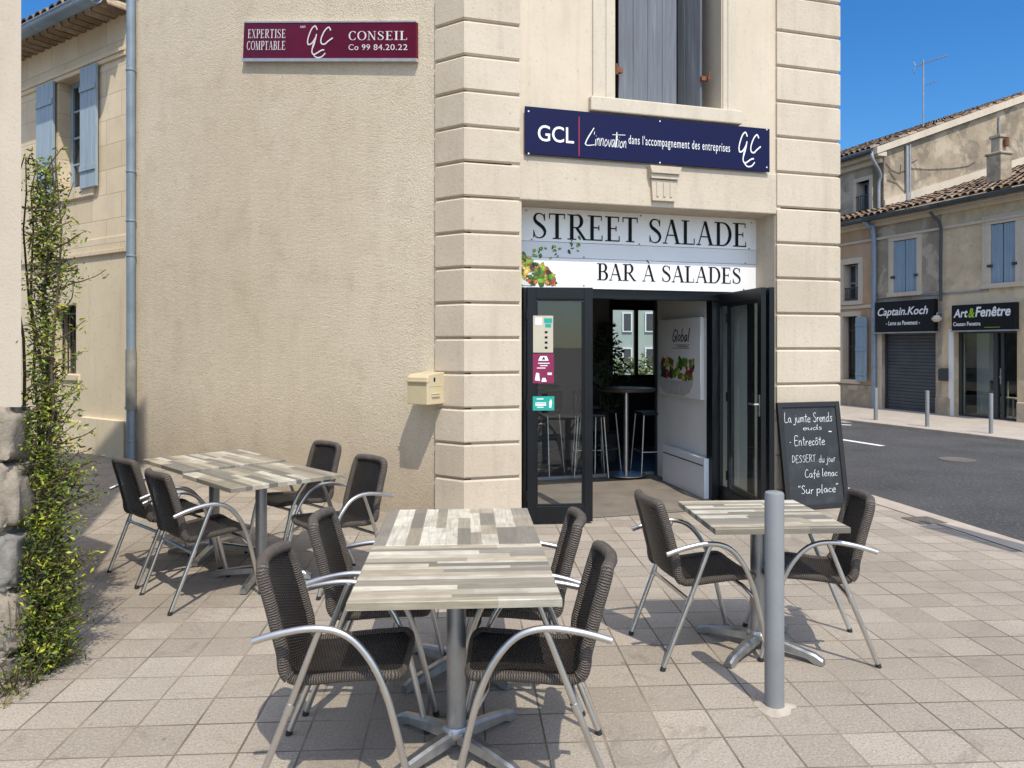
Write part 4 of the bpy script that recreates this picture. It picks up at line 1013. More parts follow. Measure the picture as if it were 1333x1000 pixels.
# ------------------------------------------------------------------ tables
TONES = [(.44, .385, .295), (.60, .555, .455), (.30, .268, .208), (.25, .232, .195), (.70, .655, .555), (.37, .325, .24), (.28, .262, .225), (.54, .465, .345), (.21, .196, .17), (.66, .61, .50)]
def make_table(name, S, label, seed, along='x', p=(0, 0), ang=0.0, wide=(.028, .075), lng=(.16, .52)):
    t = thing(name, label, 'table', Frame((p[0], p[1], gz(p[0], p[1])), R(ang)), 'plank-topped terrace tables')
    fr = Frame((p[0], p[1], gz(p[0], p[1])), R(ang)); rn = random.Random(seed); mb = MB(); h = S / 2; zt, th, c = .745, .030, .003
    a = -h
    while a < h - 1e-6:
        wd = rn.uniform(*wide); b = a + wd
        if h - b < wide[0]: b = h
        l = -h
        while l < h - 1e-6:
            e = l + rn.uniform(*lng)
            if h - e < .09: e = h
            k = rn.choice(TONES); k = mul((k[0] * .97, k[1] * .98, k[2] * .965), rn.uniform(.85, 1.15)); o = rn.uniform(0, 50)
            x0, x1, y0, y1 = (l, e, a, b) if along == 'x' else (a, b, l, e)
            xi0, xi1, yi0, yi1 = max(x0, -h + c), min(x1, h - c), max(y0, -h + c), min(y1, h - c)
            U = (lambda x, y: (x + o, y)) if along == 'x' else (lambda x, y: (y + o, x))
            mb.quad((xi0, yi0, zt), (xi1, yi0, zt), (xi1, yi1, zt), (xi0, yi1, zt), 0, k, [U(xi0, yi0), U(xi1, yi0), U(xi1, yi1), U(xi0, yi1)])
            def edge(P, Q, Pi, Qi):
                m_ = lambda v: (*v, zt - c); bt = lambda v: (*v, zt - th)
                mb.quad((*Pi, zt), m_(P), m_(Q), (*Qi, zt), 0, mul(k, 1.15), [U(*Pi), U(*P), U(*Q), U(*Qi)])
                ko = mul(k, .92); mb.quad(m_(P), bt(P), bt(Q), m_(Q), 0, ko, [U(P[0], P[1]), (U(*P)[0], U(*P)[1] + .03), (U(*Q)[0], U(*Q)[1] + .03), U(*Q)])
            if y0 <= -h + 1e-6: edge((x0, y0), (x1, y0), (xi0, yi0), (xi1, yi0))
            if y1 >= h - 1e-6: edge((x1, y1), (x0, y1), (xi1, yi1), (xi0, yi1))
            if x0 <= -h + 1e-6: edge((x0, y1), (x0, y0), (xi0, yi1), (xi0, yi0))
            if x1 >= h - 1e-6: edge((x1, y0), (x1, y1), (xi1, yi0), (xi1, yi1))
            l = e
        a = b
    mb.quad((-h, -h, zt - th), (-h, h, zt - th), (h, h, zt - th), (h, -h, zt - th), 0, (.2, .18, .15), [(0, 0), (0, 1), (1, 1), (1, 0)])
    mb.build('tabletop', M['plank'], t, fr)
    m = MB(); m.lathe([(.040, .098), (.040, zt - th - .012)], 28); m.build('column', M['steel_column'], t, fr, smooth=40)
    m = MB(); m.box(-.16, .16, -.02, .02, zt - th - .012, zt - th - .001); m.box(-.02, .02, -.16, .16, zt - th - .0125, zt - th - .0015); m.build('top_plate', M['alu_cast'], t, fr)
    m = MB(); m.lathe([(.052, .06), (.060, .075), (.060, .088), (.050, .098), (.047, .104)], 28); hb = m.build('hub', M['alu_cast'], t, fr, smooth=40)
    for k in range(4):
        q = fr.at(0, 0, 0, R(45 + 90 * k)); m = MB()
        n = 9; vs = []
        for i in range(n):
            s = i / (n - 1); r_ = .035 + .325 * s
            top = .092 - .045 * s ** 1.3 - (.012 if i == n - 1 else 0); bot = .045 - .028 * s; wv = (.030 - .008 * s)
            if s > .85: bot = .004
            vs += [(r_, -wv, bot), (r_, -wv * .9, top - .010), (r_, -wv * .5, top), (r_, wv * .5, top), (r_, wv * .9, top - .010), (r_, wv, bot)]
        fs = [(i * 6 + j, (i + 1) * 6 + j, (i + 1) * 6 + (j + 1) % 6, i * 6 + (j + 1) % 6) for i in range(n - 1) for j in range(6)]
        fs += [tuple(range(6)), tuple((n - 1) * 6 + j for j in range(5, -1, -1))]
        m.add(vs, fs); fo = m.build('foot', M['alu_cast'], t, q, smooth=35)
        m = MB(); m.lathe([(.017, 0), (.019, .006)], 14, (.335, 0, 0)); m.build('glide', M['rubber'], fo, q)
    return t
# the front pair (80 cm tops)
u = G(452, 782, .745); v = G(733, 782, .745); fc = (u + v) / 2; S1 = (v - u).length
ax = Vector((-.062, .998, 0)).normalized()
p1 = fc + ax * S1 * .5; p2 = fc + ax * (S1 * 1.5 + .004)
print('front table size', S1)
make_table('terrace_table', S1, 'nearest square plank-topped table, planks running across, between the two nearest chairs', 3, 'x', p1, 3.5, (.028, .06), (.25, .8))
make_table('terrace_table', S1, 'square plank-topped table pushed behind the nearest one, planks running towards the door', 4, 'y', p2, 3.5, (.05, .10), (.14, .45))
# the right table
cs = [G(938, 688, .745), G(1106, 683, .745), G(1032, 652, .745), G(877, 654, .745)]
rc = sum(cs, Vector()) / 4; print('right table', rc, (cs[1] - cs[0]).length, (cs[2] - cs[3]).length, (cs[3] - cs[0]).length)
make_table('terrace_table', .70, 'single square plank-topped table by the grey bollard, set for two', 8, 'x', rc, 3.0, (.03, .075), (.16, .5))
# the left pair
cs = [G(304, 632.5, .77), G(188, 597.5, .77), G(314, 585.5, .77), G(440, 617, .77)]
lc = sum(cs, Vector()) / 4; print('left', lc, [(cs[i] - cs[(i + 1) % 4]).length for i in range(4)])
la = math.degrees(math.atan2(*(cs[1] - cs[0]).yx)); lu = (cs[1] - cs[0]).normalized(); lv = Vector((lu.y, -lu.x, 0))
SL = .80
make_table('terrace_table', SL, 'square plank-topped table nearer the shop door, of the pair along the rough-cast wall', 15, 'x', lc - lu * SL * .502, la, (.03, .07), (.2, .6))
make_table('terrace_table', SL, 'square plank-topped table nearer the drainpipe, of the pair along the rough-cast wall', 16, 'x', lc + lu * SL * .502, la, (.03, .07), (.2, .6))
# chairs: front pair
cA = Vector((-.66, 3.09, 0)); 
place_chair((-.655, 3.05), 1, 'nearest dark woven chair, facing right at the front tables')
place_chair((-.635, 3.72), 0, 'dark woven chair behind the nearest left one, facing right at the front tables')
place_chair((.075, 3.05), 180, 'nearest dark woven chair, facing left at the front tables')
place_chair((.02, 3.72), 180, 'dark woven chair behind the nearest right one, facing left at the front tables')
def mid(*pp): s = Vector((0, 0, 0)); [s.__iadd__(G(*p)) for p in pp]; return s / len(pp)
# right table
place_chair(mid((867, 870), (828, 831), (994, 858), (944, 820)), 10, 'dark woven chair on the door side of the single table by the bollard')
place_chair(mid((1022, 866), (1135, 856), (1083, 819), (965, 826)), 172, 'dark woven chair on the road side of the single table by the bollard')
# left pair
va = math.degrees(math.atan2(lv.y, lv.x)); print('va', va)
place_chair(mid((193, 781), (237, 806), (346, 777), (292, 747)) + Vector((-.03, 0, 0)), va, 'dark woven chair with its back to the alley, nearer the front tables')
place_chair(mid((193, 781), (237, 806), (346, 777), (292, 747)) + lu * .68 - lv * .02, va + 3, 'dark woven chair with its back to the alley, nearer the drainpipe')
place_chair(lc - lu * .62 + lv * .50 + Vector((.04, -.24, 0)), va + 180, 'dark woven chair with its back to the rough-cast wall, nearer the shop door')
place_chair(lc + lu * .02 + lv * .50, va + 182, 'dark woven chair with its back to the rough-cast wall, nearer the drainpipe')

# ------------------------------------------------------------------ bollards
def bollard(p, h, r, label, group=None):
    t = thing('bollard', label, 'bollard', Frame(p, 0), group); fr = Frame(p, 0)
    m = MB(); m.lathe([(r, .0), (r, h - .012), (r - .003, h - .004), (r - .010, h)], 32); m.build('post', M['bollard'], t, fr, smooth=35); return t, fr
bp = G(1008, 921)
bt_, bf_ = bollard(bp, (921 - 640) / 1000 * bp.y, 12.3 * bp.y / 1000, 'grey steel bollard in front of the single table')
m = MB(); vs = []; rn = random.Random(2)
ring = []
for k in range(22):
    a = 2 * math.pi * k / 22; ring.append((math.cos(a), math.sin(a), 1 + rn.uniform(-.18, .22)))
pts = [[(c_ * .045, s_ * .045, .014) for c_, s_, r_ in ring], [(c_ * .062 * r_, s_ * .062 * r_, .012) for c_, s_, r_ in ring], [(c_ * .088 * r_, s_ * .088 * r_, .001) for c_, s_, r_ in ring]]
m.add([p for q in pts for p in q], [(i * 22 + k, i * 22 + (k + 1) % 22, (i + 1) * 22 + (k + 1) % 22, (i + 1) * 22 + k)[::-1] for i in range(2) for k in range(22)])
m.build('mortar_collar', M['mortar'], bt_, bf_, smooth=60)
for px, py, top, lb_ in ((1140, 547, 505, 'thin grey bollard in front of the grey stone house, leftmost of the row of three'), (1207, 555.5, 508.5, 'thin grey bollard in front of the roller shutter, middle of the row of three'), (1290, 564.5, 512, 'thin grey bollard in front of the glazed shop door, rightmost of the row of three')):
    p = G(px, py, .03); bollard(p, (py - top) / 1000 * p.y, 2.5 * p.y / 1000, lb_, 'bollards along the far pavement')

# ------------------------------------------------------------------ inside the shop
def make_stool():
    t = thing('bar_stool', '', 'stool', WORLD, 'bar stools inside the shop')
    m = MB(); m.box(-.18, .18, -.18, .18, .74, .775); m.build('seat', M['stool'], t, bevel=.012)
    m = MB(); m.box(-.18, .18, -.20, -.18, .82, 1.05); m.tube([(-.165, -.17, .74), (-.165, -.19, 1.0)], .01, 6); m.tube([(.165, -.17, .74), (.165, -.19, 1.0)], .01, 6); m.build('backrest', M['stool'], t)
    for sx in (-1, 1):
        for sy in (-1, 1):
            m = MB(); m.tube([(sx * .21, sy * .21, .0), (sx * .16, sy * .16, .74)], .011, 8); m.build('leg', M['alu'], t, smooth=50)
    for z in (.28,):
        k = .195; m = MB(); m.tube([(-k, -k, z), (k, -k, z), (k, k, z), (-k, k, z), (-k, -k, z)], .009, 8); m.build('footrest', M['alu'], t, smooth=50)
    return t
stool0 = make_stool(); su = [0]
def place_stool(p, a, label):
    o = stool0 if su[0] == 0 else copy_tree(stool0); su[0] += 1
    o.matrix_basis = Matrix.Translation((p.x, p.y, .05)) @ Matrix.Rotation(R(a), 4, 'Z'); o['label'] = label
def make_bartable(p, label):
    fr = Frame((p.x, p.y, .05), 0); t = thing('bar_table', label, 'table', fr)
    m = MB(); m.lathe([(.36, 1.05), (.365, 1.06), (.365, 1.085), (.36, 1.09)], 36); m.build('tabletop', M['wood_dark'], t, fr, smooth=35)
    m = MB(); m.lathe([(.03, .03), (.03, 1.05)], 16); m.build('column', M['alu'], t, fr, smooth=40)
    m = MB(); m.lathe([(.25, 0), (.25, .012), (.05, .03)], 30); m.build('base', M['alu'], t, fr, smooth=30); return t
tp = G(815, 618, .05); make_bartable(tp, 'round high bar table just inside the open doorway')
place_stool(tp + Vector((-.46, -.02, 0)), -90, 'black bar stool standing behind the left door leaf side of the high table')
place_stool(tp + Vector((.36, .22, 0)), 100, 'black bar stool on the partition side of the high table')
place_stool(tp + Vector((-1.05, .1, 0)), 60, 'black bar stool seen through the glass door, beside the dark room wall')
place_stool(tp + Vector((-1.55, .75, 0)), 20, 'black bar stool farthest inside, seen through the glass door')
make_bartable(tp + Vector((-1.15, .62, 0)), 'round high bar table deeper inside, seen through the left glass door')
cr = MB(); rn = random.Random(77)
for k in range(70):
    c_ = Vector((rn.gauss(.22, .16), rn.gauss(3.45, .28), 0)) if k < 45 else Vector((rn.uniform(-1.6, 2.6), rn.uniform(3.0, 5.5), 0)); s_ = rn.uniform(.002, .0055)
    cr.lathe([(s_, .0005), (s_ * .7, s_ * .8)], 6, c_)
tag(cr.build('crumbs', M['mortar']), kind='stuff')
# pot plant inside
def leaves(mb, centre, rad, count, size, seed, tones, up=.2, shell=.5):
    rn = random.Random(seed)
    for k in range(count):
        d = Vector((rn.gauss(0, 1), rn.gauss(0, 1), rn.gauss(0, 1))).normalized() * (shell + (1 - shell) * rn.random())
        c = Vector(centre) + Vector((d.x * rad[0], d.y * rad[1], d.z * rad[2])); leaf_at(mb, c, size * rn.uniform(.6, 1.3), rn, tones)
def leaf_at(mb, c, s, rn, tones):
    a = Vector((rn.gauss(0, 1), rn.gauss(0, 1), rn.gauss(0, .7))).normalized(); b = a.cross(Vector((rn.gauss(0, 1), rn.gauss(0, 1), rn.gauss(0, 1)))).normalized(); n_ = a.cross(b)
    k = mul(rn.choice(tones), rn.uniform(.75, 1.3))
    mb.add([c - a * s, c - a * s * .2 + b * s * .36 + n_ * s * .08, c + a * s, c - a * s * .2 - b * s * .36 + n_ * s * .08], [(0, 1, 2), (0, 2, 3)], 0, None, k)
pp = F.w(F.X(788, 3.2), 3.15, .05); PFm = Frame(pp, 0)
pt2 = thing('potted_plant', 'dark leafy plant in a pot inside the shop behind the high table', 'plant', PFm)
m = MB(); m.lathe([(.14, 0), (.2, .38), (.215, .40), (.19, .40), (.17, .36)], 20); m.build('pot', M['dark_wall'], pt2, PFm, smooth=40)
m = MB(); m.tube([(0, 0, .3), (.02, 0, .8), (0, .03, 1.4), (.02, 0, 1.9)], [.022, .018, .012, .006], 7); m.build('stem', M['stem'], pt2, PFm, smooth=50)
m = MB(); rn = random.Random(9)
for k in range(620):
    z = .75 + 1.2 * rn.random(); r_ = .36 * (1 - abs(z - 1.15) / .95) ** .7 * rn.random() ** .5; a = rn.uniform(0, 6.28)
    leaf_at(m, Vector((r_ * math.cos(a), r_ * math.sin(a), z)), .05, rn, [(.03, .055, .015), (.02, .04, .012), (.045, .07, .02)])
m.build('foliage', M['leaf'], pt2, PFm)
# pale house seen through the shop's rear window
RH = Frame((1.2, 27, 0), R(6)); rh = thing('rear_house', 'pale house seen through the window at the back of the shop', 'building', RH)
m = MB(); m.box(-2.6, 7.0, 0, 5, -.3, 5.2); m.build('wall', M['pale_house'], rh, RH)
for i in range(10):
    for j in range(3):
        x = -2.2 + i * .82; z = .9 + j * 1.25
        m = MB(); m.box(x, x + .36, -.06, .02, z, z + .7); wn_ = m.build('window', M['white_gloss'], rh, RH); m = MB(); m.box(x + .05, x + .31, -.068, -.06, z + .05, z + .65); m.build('pane', M['zinc_dark'], wn_, RH)
m = MB(); m.prism([(-3, 5.1), (7.4, 5.1), (7.4, 5.25), (-3, 5.25)], -.4, 5.3, 'y'); m.build('roof', M['zinc_dark'], rh, RH)

SHB = Frame((3.6, 23.5, 0), 0); sh_ = thing('garden_shrub', 'green shrub in front of the pale house seen through the rear window', 'shrub', SHB)
m = MB(); leaves(m, (0, 0, .75), (1.6, .5, .75), 700, .10, 3, [(.09, .13, .03), (.14, .18, .04), (.05, .08, .02)], shell=.3); m.build('foliage', M['leaf'], sh_, SHB)
m = MB(); m.tube([(0, 0, -.2), (.1, 0, .8)], .04, 6); m.build('stem', M['stem'], sh_, SHB)
# unseen sign added at the kerb, outside the frame, to cast the pavement shadow
RSF = Frame((4.42, 5.55, 0), R(18)); rsn = thing('shadow_sign', 'unseen narrow grey sign and post added at the kerb to cast a shadow', 'sign', RSF)
m = MB(); m.tube([(0, 0, -.1), (0, 0, 2.75)], .03, 12); m.build('post', M['zinc_light'], rsn, RSF, smooth=50)
m = MB(); m.box(-.15, .15, -.05, -.032, 1.2, 2.65); m.build('plate', M['zinc_light'], rsn, RSF, bevel=.004)

place_stool(tp + Vector((-.30, .42, 0)), -150, 'black bar stool behind the high table, in front of the potted plant')
# ------------------------------------------------------------------ the stone house along the alley
AX1 = W.X(164.5); AX0 = W.X(-40)
gzA = lambda x: gz(*W.w(x, 0, 0).xy)
A = thing('alley_house', 'cream stone house with pale blue shutters along the alley', 'building', W.at(AX1, 0, 0)); AF = W
yA = .0
zBand = W.Z(128, 331.5); zCor0 = W.Z(100, 92.5); zE = W.Z(128, 37) + .05
# openings
ux0, ux1 = W.X(76), W.X(112); uz0, uz1 = W.Z(94, 246.5), W.Z(94, 99)
lx0, lx1 = W.X(67), W.X(98.5); lz0, lz1 = W.Z(83, 487), W.Z(83, 397)
m = MB()
def wall_hole(m, x0, x1, z0, z1, hx0, hx1, hz0, hz1, y0, y1):
    m.box(x0, hx0, y0, y1, z0, z1); m.box(hx1, x1, y0, y1, z0, z1); m.box(hx0, hx1, y0, y1, z0, hz0); m.box(hx0, hx1, y0, y1, hz1, z1)
wall_hole(m, AX0, AX1, zBand, zE + .3, ux0, ux1, uz0, uz1, 0, .5); m.build('upper_wall', M['ashlar'], A, AF)
m = MB(); wall_hole(m, AX0, AX1, -.4, zBand, lx0, lx1, lz0, lz1, .006, .5); m.build('lower_wall', M['render_cream'], A, AF)
m = MB(); m.box(AX0, AX1, -.03, .02, zBand - .01, zBand + .05); m.box(AX0, AX1, -.015, .02, zBand + .05, zBand + .22); m.build('string_course', M['ashlar'], A, AF, bevel=.006)
m = MB(); m.box(AX0, AX1, -.05, .02, zCor0, zCor0 + .05); m.box(AX0, AX1, -.03, .02, zCor0 - .06, zCor0 - .002); m.build('cornice', M['ashlar'], A, AF, bevel=.006)
m = MB(); m.box(AX0, W.X(109), -.02, .02, -.3, W.Z(95, 548)); m.box(W.X(109), AX1, -.045, .02, -.3, W.Z(135, 545)); m.build('plinth', M['render_cream'], A, AF, bevel=.01)
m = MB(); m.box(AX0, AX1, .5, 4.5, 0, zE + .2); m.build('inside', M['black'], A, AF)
# genoise: row of half-round tiles under the eave
gn = MB(); x = AX0; ze = zE
k = 0
while x < AX1 - .05:
    vs = []
    nseg = 6
    for yy, r_ in ((.05, .075), (-.32, .088)):
        for i in range(nseg + 1):
            a = math.pi * i / nseg; vs.append((x + .09 - r_ * math.cos(a), yy, ze - .02 + (-.36 - yy) * -.10 * 0 + r_ * math.sin(a) * .8))
    fs = [(i, i + 1, nseg + 1 + i + 1, nseg + 1 + i) for i in range(nseg)]
    c = rn.choice([(.55, .43, .31), (.48, .36, .25), (.62, .50, .37)]); gn.add(vs, fs, 0, None, c)
    vs2 = [(p[0], p[1], p[2] - .014) for p in vs]; gn.add(vs2, [tuple(reversed(f)) for f in fs], 0, None, mul(c, .9))
    e0 = nseg + 1
    gn.add([vs[e0 + i] for i in range(nseg + 1)] + [vs2[e0 + i] for i in range(nseg + 1)], [(i, i + 1, nseg + 2 + i, nseg + 1 + i) for i in range(nseg)], 0, None, mul(c, 1.15))
    x += .205
gn.build('eave_tiles', M['tile'], A, AF, smooth=50)
m = MB(); m.box(AX0, AX1, -.34, .3, ze + .075, ze + .11); m.build('eave_board', M['ashlar'], A, AF)
gt = MB(); gy, gzz = -.43, ze + .06; P = []
n = 10; vs = []
for xx in (AX0, AX1 + .02):
    for i in range(n + 1):
        a = math.pi + math.pi * i / n; vs.append((xx, gy + .10 * math.cos(a), gzz + .10 * math.sin(a)))
gt.add(vs, [(i, n + 1 + i, n + 2 + i, i + 1) for i in range(n)]); gt.tube([(AX0, gy - .10, gzz), (AX1 + .02, gy - .10, gzz)], .014, 8)
x = AX0 + .3
while x < AX1:
    P = [(x, gy + .105 * math.cos(math.pi + math.pi * i / n), gzz + .105 * math.sin(math.pi + math.pi * i / n)) for i in range(n + 1)]; gt.tube(P, .009, 6); x += .62
go = gt.build('gutter', M['pipe_blue'], A, AF, smooth=40); s_ = go.modifiers.new('thick', 'SOLIDIFY'); s_.thickness = .004
def tile_roof(x0, x1, y0, slope, z0, length, pitch=.21, tl=.36, seed=1, y_of=None, cols=None, ov=.03):
    """rows of half-round canal tiles; the roof rises with y"""
    rn = random.Random(seed); mb = MB(); cols = cols or [(.22, .145, .095), (.27, .18, .12), (.18, .12, .085), (.32, .235, .165), (.14, .11, .085), (.26, .205, .155)]
    nr = int((x1 - x0) / pitch); nt2 = int(length / tl) + 1; c_ = 1 / math.sqrt(1 + slope * slope)
    for r_ in range(nr):
        xc = x0 + (r_ + .5) * pitch + rn.uniform(-.008, .008)
        for k in range(nt2):
            s0 = k * tl - ov; s1 = (k + 1) * tl + .03; lift = rn.uniform(0, .012)
            col = mul(rn.choice(cols), rn.uniform(.75, 1.25)); vs = []
            for s, rad, dz in ((s0, .088, .022), (s1, .072, .0)):
                for i in range(6):
                    a = math.pi * i / 5; vs.append((xc - rad * math.cos(a), y0 + s * c_, z0 + s * c_ * slope + rad * math.sin(a) * .85 + dz + lift))
            mb.add(vs, [(i, i + 1, 7 + i, 6 + i) for i in range(5)], 0, None, col)
            if k == 0: mb.add(vs[:6] + [(v[0], v[1], v[2] - .02) for v in vs[:6]], [(i, i + 1, 7 + i, 6 + i) for i in range(5)], 0, None, mul(col, .8))
            # channel between the rows
        mb.quad((xc - pitch * .5, y0, z0 + .012), (xc + pitch * .5, y0, z0 + .012), (xc + pitch * .5, y0 + length * c_, z0 + .012 + length * c_ * slope), (xc - pitch * .5, y0 + length * c_, z0 + .012 + length * c_ * slope), 0, mul(cols[2], .7))
    return mb
tr = tile_roof(AX0, AX1 + .1, -.42, .34, ze + .13, 4.2, seed=4); tr.build('roof', M['tile'], A, AF, smooth=50)
# upper window with two shutters
wm = MB(); yw = .17
wm.box(ux0 - .0, ux0 + .07, yw, yw + .06, uz0, uz1); wm.box(ux1 - .07, ux1, yw, yw + .06, uz0, uz1); mx_ = (ux0 + ux1) / 2
wm.box(mx_ - .045, mx_ + .045, yw, yw + .06, uz0 + .07, uz1 - .07); wm.box(ux0 + .07, ux1 - .07, yw, yw + .06, uz0, uz0 + .07); wm.box(ux0 + .07, ux1 - .07, yw, yw + .06, uz1 - .07, uz1)
for f in (.26, .50, .74): wm.box(ux0 + .07, ux1 - .07, yw + .01, yw + .05, uz0 + (uz1 - uz0) * f - .014, uz0 + (uz1 - uz0) * f + .014)
wo_ = wm.build('window', M['blue_shutter'], A, AF, bevel=.004)
m = MB(); m.quad((ux0, yw + .03, uz0), (ux1, yw + .03, uz0), (ux1, yw + .03, uz1), (ux0, yw + .03, uz1)); m.build('pane', M['glass_dark'], wo_, AF)
m = MB(); m.box(ux0 - .22, ux1 + .25, -.035, .29, uz0 - .16, uz0 + .002); m.build('sill', M['ashlar'], wo_, AF, bevel=.01)
def panelled(fr, wd, ht, mat, parent, name='shutter', t=.035, nb=4, bars=(.16, .82)):
    m = MB(); shutter(m, wd, ht, t, nb)
    for b_ in bars: m.box(.01, wd - .01, -t / 2 - .018, -t / 2 - .001, ht * b_ - .04, ht * b_ + .04)
    return m.build(name, mat, parent, fr, bevel=.004)
sw1 = W.X(53); s2a, s2b = W.X(110), W.X(131)
panelled(AF.at(sw1, -.05, uz0 - .02), W.X(75) - sw1, uz1 - uz0 + .02, M['blue_shutter'], A)
panelled(AF.at(s2a, -.05, uz0 - .05), s2b - s2a, uz1 - uz0 + .06, M['blue_shutter'], A)
# lower barred window
m = MB(); m.box(lx0, lx1, .27, .30, lz0, lz1); lo_ = m.build('window', M['glass_dark'], A, AF)
m = MB()
for k in range(5): xx = lx0 + .06 + (lx1 - lx0 - .12) * k / 4; m.tube([(xx, .14, lz0), (xx, .14, lz1)], .012, 6)
for z in (.08, .86): m.box(lx0, lx1, .13, .15, lz0 + (lz1 - lz0) * z, lz0 + (lz1 - lz0) * z + .03)
m.build('bars', M['shop_grey'], lo_, AF)
m = MB(); m.box(lx0 - .1, lx1 + .12, -.02, .26, lz0 - .09, lz0 - .001); m.build('sill', M['render_cream'], lo_, AF, bevel=.01)
# drainpipe on the corner
dxp = W.X(169.5, -.08); zg = gzA(dxp)
Dp = thing('drainpipe', 'blue-grey zinc drainpipe running down the corner of the rough-cast wall', 'drainpipe', W.at(dxp, -.07, zg))
DF = W.at(dxp, -.07, 0)
zo = [W.Z(169, y) for y in (600, 526, 455)]
m = MB(); m.tube([(0, 0, zg + .02), (0, 0, zo[1])], .056, 16); m.tube([(0, 0, zo[2]), (0, 0, 7.0)], .056, 16); m.build('pipe', M['pipe_blue'], Dp, DF, smooth=50)
m = MB(); m.tube([(0, 0, zo[1] - .02), (0, 0, zo[2])], .066, 16); m.tube([(0, 0, zo[1] - .06), (0, 0, zo[1] - .02)], .075, 16); m.build('lower_pipe', M['pipe_old'], Dp, DF, smooth=50)
for py in (97, 227, 290, 335, 527, 572):
    z = W.Z(169, py); m = MB(); m.lathe([(.060, -.012), (.064, -.008), (.064, .008), (.060, .012)], 16, (0, 0, z)); m.box(-.012, .012, .05, .09, z - .01, z + .01); m.build('bracket', M['pipe_blue'], Dp, DF, smooth=30)
# brown-roofed house farther up the alley
BF2 = W.at(W.X(30), 3.2, 0); b2 = thing('brown_house', 'brown-walled house just showing above the alley house gutter', 'building', BF2)
m = MB(); m.box(-8, 1.2, 0, 6, 0, 9.2); m.build('wall', M['old_wall'], b2, BF2)
tr = tile_roof(-8, 1.2, -.3, .3, 9.2, 2.5, seed=6); tr.build('roof', M['tile'], b2, BF2, smooth=50)

# ------------------------------------------------------------------ the near house at the left edge
NY = 3.85; NXr = (27.5 - CX) / 1000 * NY
NHF = Frame((NXr, NY, 0), 0); Nh = thing('plaster_house', 'plastered house with a rubble stone base at the left edge', 'building', NHF)
zr = H + (450 - 530) / 1000 * NY
dirA = Vector((-.823, .568))
HN = 10.9
def back(p, t): return (p[0] + dirA.x * t, p[1] + dirA.y * t)
c0 = (0, 0); c1 = back(c0, 5.0); DROP = 3.6
m = MB()
# wall: unseen upper part added, its roof line sloped to cast the alley shade
vs = [(-7, 0, zr), (0, 0, zr), (0, 0, HN), (-7, 0, HN)]
plan = [(-7, 0), (0, 0), c1, (c1[0] - 5, c1[1])]
tops = [HN - 3, HN, HN - DROP, HN - DROP - 2]
BX = [(3, 2, 1, 0), (4, 5, 6, 7), (0, 1, 5, 4), (1, 2, 6, 5), (2, 3, 7, 6), (3, 0, 4, 7)]
m.add([(p[0], p[1], zr) for p in plan] + [(p[0], p[1], 3.9) for p in plan], BX); m.build('wall', M['near_wall'], Nh, NHF)
m = MB(); plan2 = [(p[0] - .32, p[1] + .002) for p in plan]
m.add([(p[0], p[1], 3.9) for p in plan2] + [(p[0], p[1], t_) for p, t_ in zip(plan2, tops)], BX); m.build('upper_wall', M['near_wall'], Nh, NHF)  # out-of-view block, height and setback chosen for where its shadow lands
sb = MB(); rn = random.Random(21)
sb.add([(p[0] + dx, p[1] + dy, -.1) for p, dx, dy in zip(plan, (0, -.06, -.02, 0), (.07, .07, -.02, 0))] + [(p[0] + dx, p[1] + dy, zr - .002) for p, dx, dy in zip(plan, (0, -.06, -.02, 0), (.07, .07, -.02, 0))], [(3, 2, 1, 0), (4, 5, 6, 7), (0, 1, 5, 4), (1, 2, 6, 5), (2, 3, 7, 6), (3, 0, 4, 7)], 0, None, (.30, .26, .2))
def boulder(mb, cx_, cy_, cz_, sx, sy, sz, col, seed):
    bm_ = bmesh.new(); bmesh.ops.create_icosphere(bm_, subdivisions=4, radius=1)
    vs = []
    for v in bm_.verts:
        p = v.co; q = Vector([math.copysign(abs(c) ** .36, c) for c in p])   # squarish
        k = 1.02 - .13 * abs(noise.noise(p * 2.4 + Vector((0, 0, seed)))) + .12 * noise.noise(p * 1.7 + Vector((seed, 0, 0))) + .085 * noise.noise(p * 5 + Vector((0, seed, 0))) + .03 * noise.noise(p * 12 + Vector((0, seed, 3)))
        vs.append((cx_ + q.x * sx * k, cy_ + q.y * sy * k, cz_ + q.z * sz * k))
    mb.add(vs, [tuple(l.index for l in f.verts) for f in bm_.faces], 0, None, col); bm_.free()
SC = [(.31, .275, .225), (.27, .255, .225), (.35, .30, .235), (.25, .235, .21), (.33, .27, .20)]
rows = [(530, 602), (602, 690), (690, 765), (765, 850), (850, 905)]
for j, (ya, yb2) in enumerate(rows):
    za = H + (450 - yb2) / 1000 * NY; zb = H + (450 - ya) / 1000 * NY; x = .0 + rn.uniform(-.05, .02)
    while x > -2.2:
        wd = rn.uniform(.30, .55); boulder(sb, x - wd / 2, .04, (za + zb) / 2, wd * .53, .125, (zb - za) * .52, rn.choice(SC), rn.uniform(0, 90)); x -= wd
    for t in (0.0, .5, 1.0, 1.5): 
        q = back((.0, .12), t + .24); boulder(sb, q[0] - .22, q[1], (za + zb) / 2, .20, .20, (zb - za) * .5, rn.choice(SC), rn.uniform(0, 90))
sb.build('stone_base', M['rubble'], Nh, NHF, smooth=70)

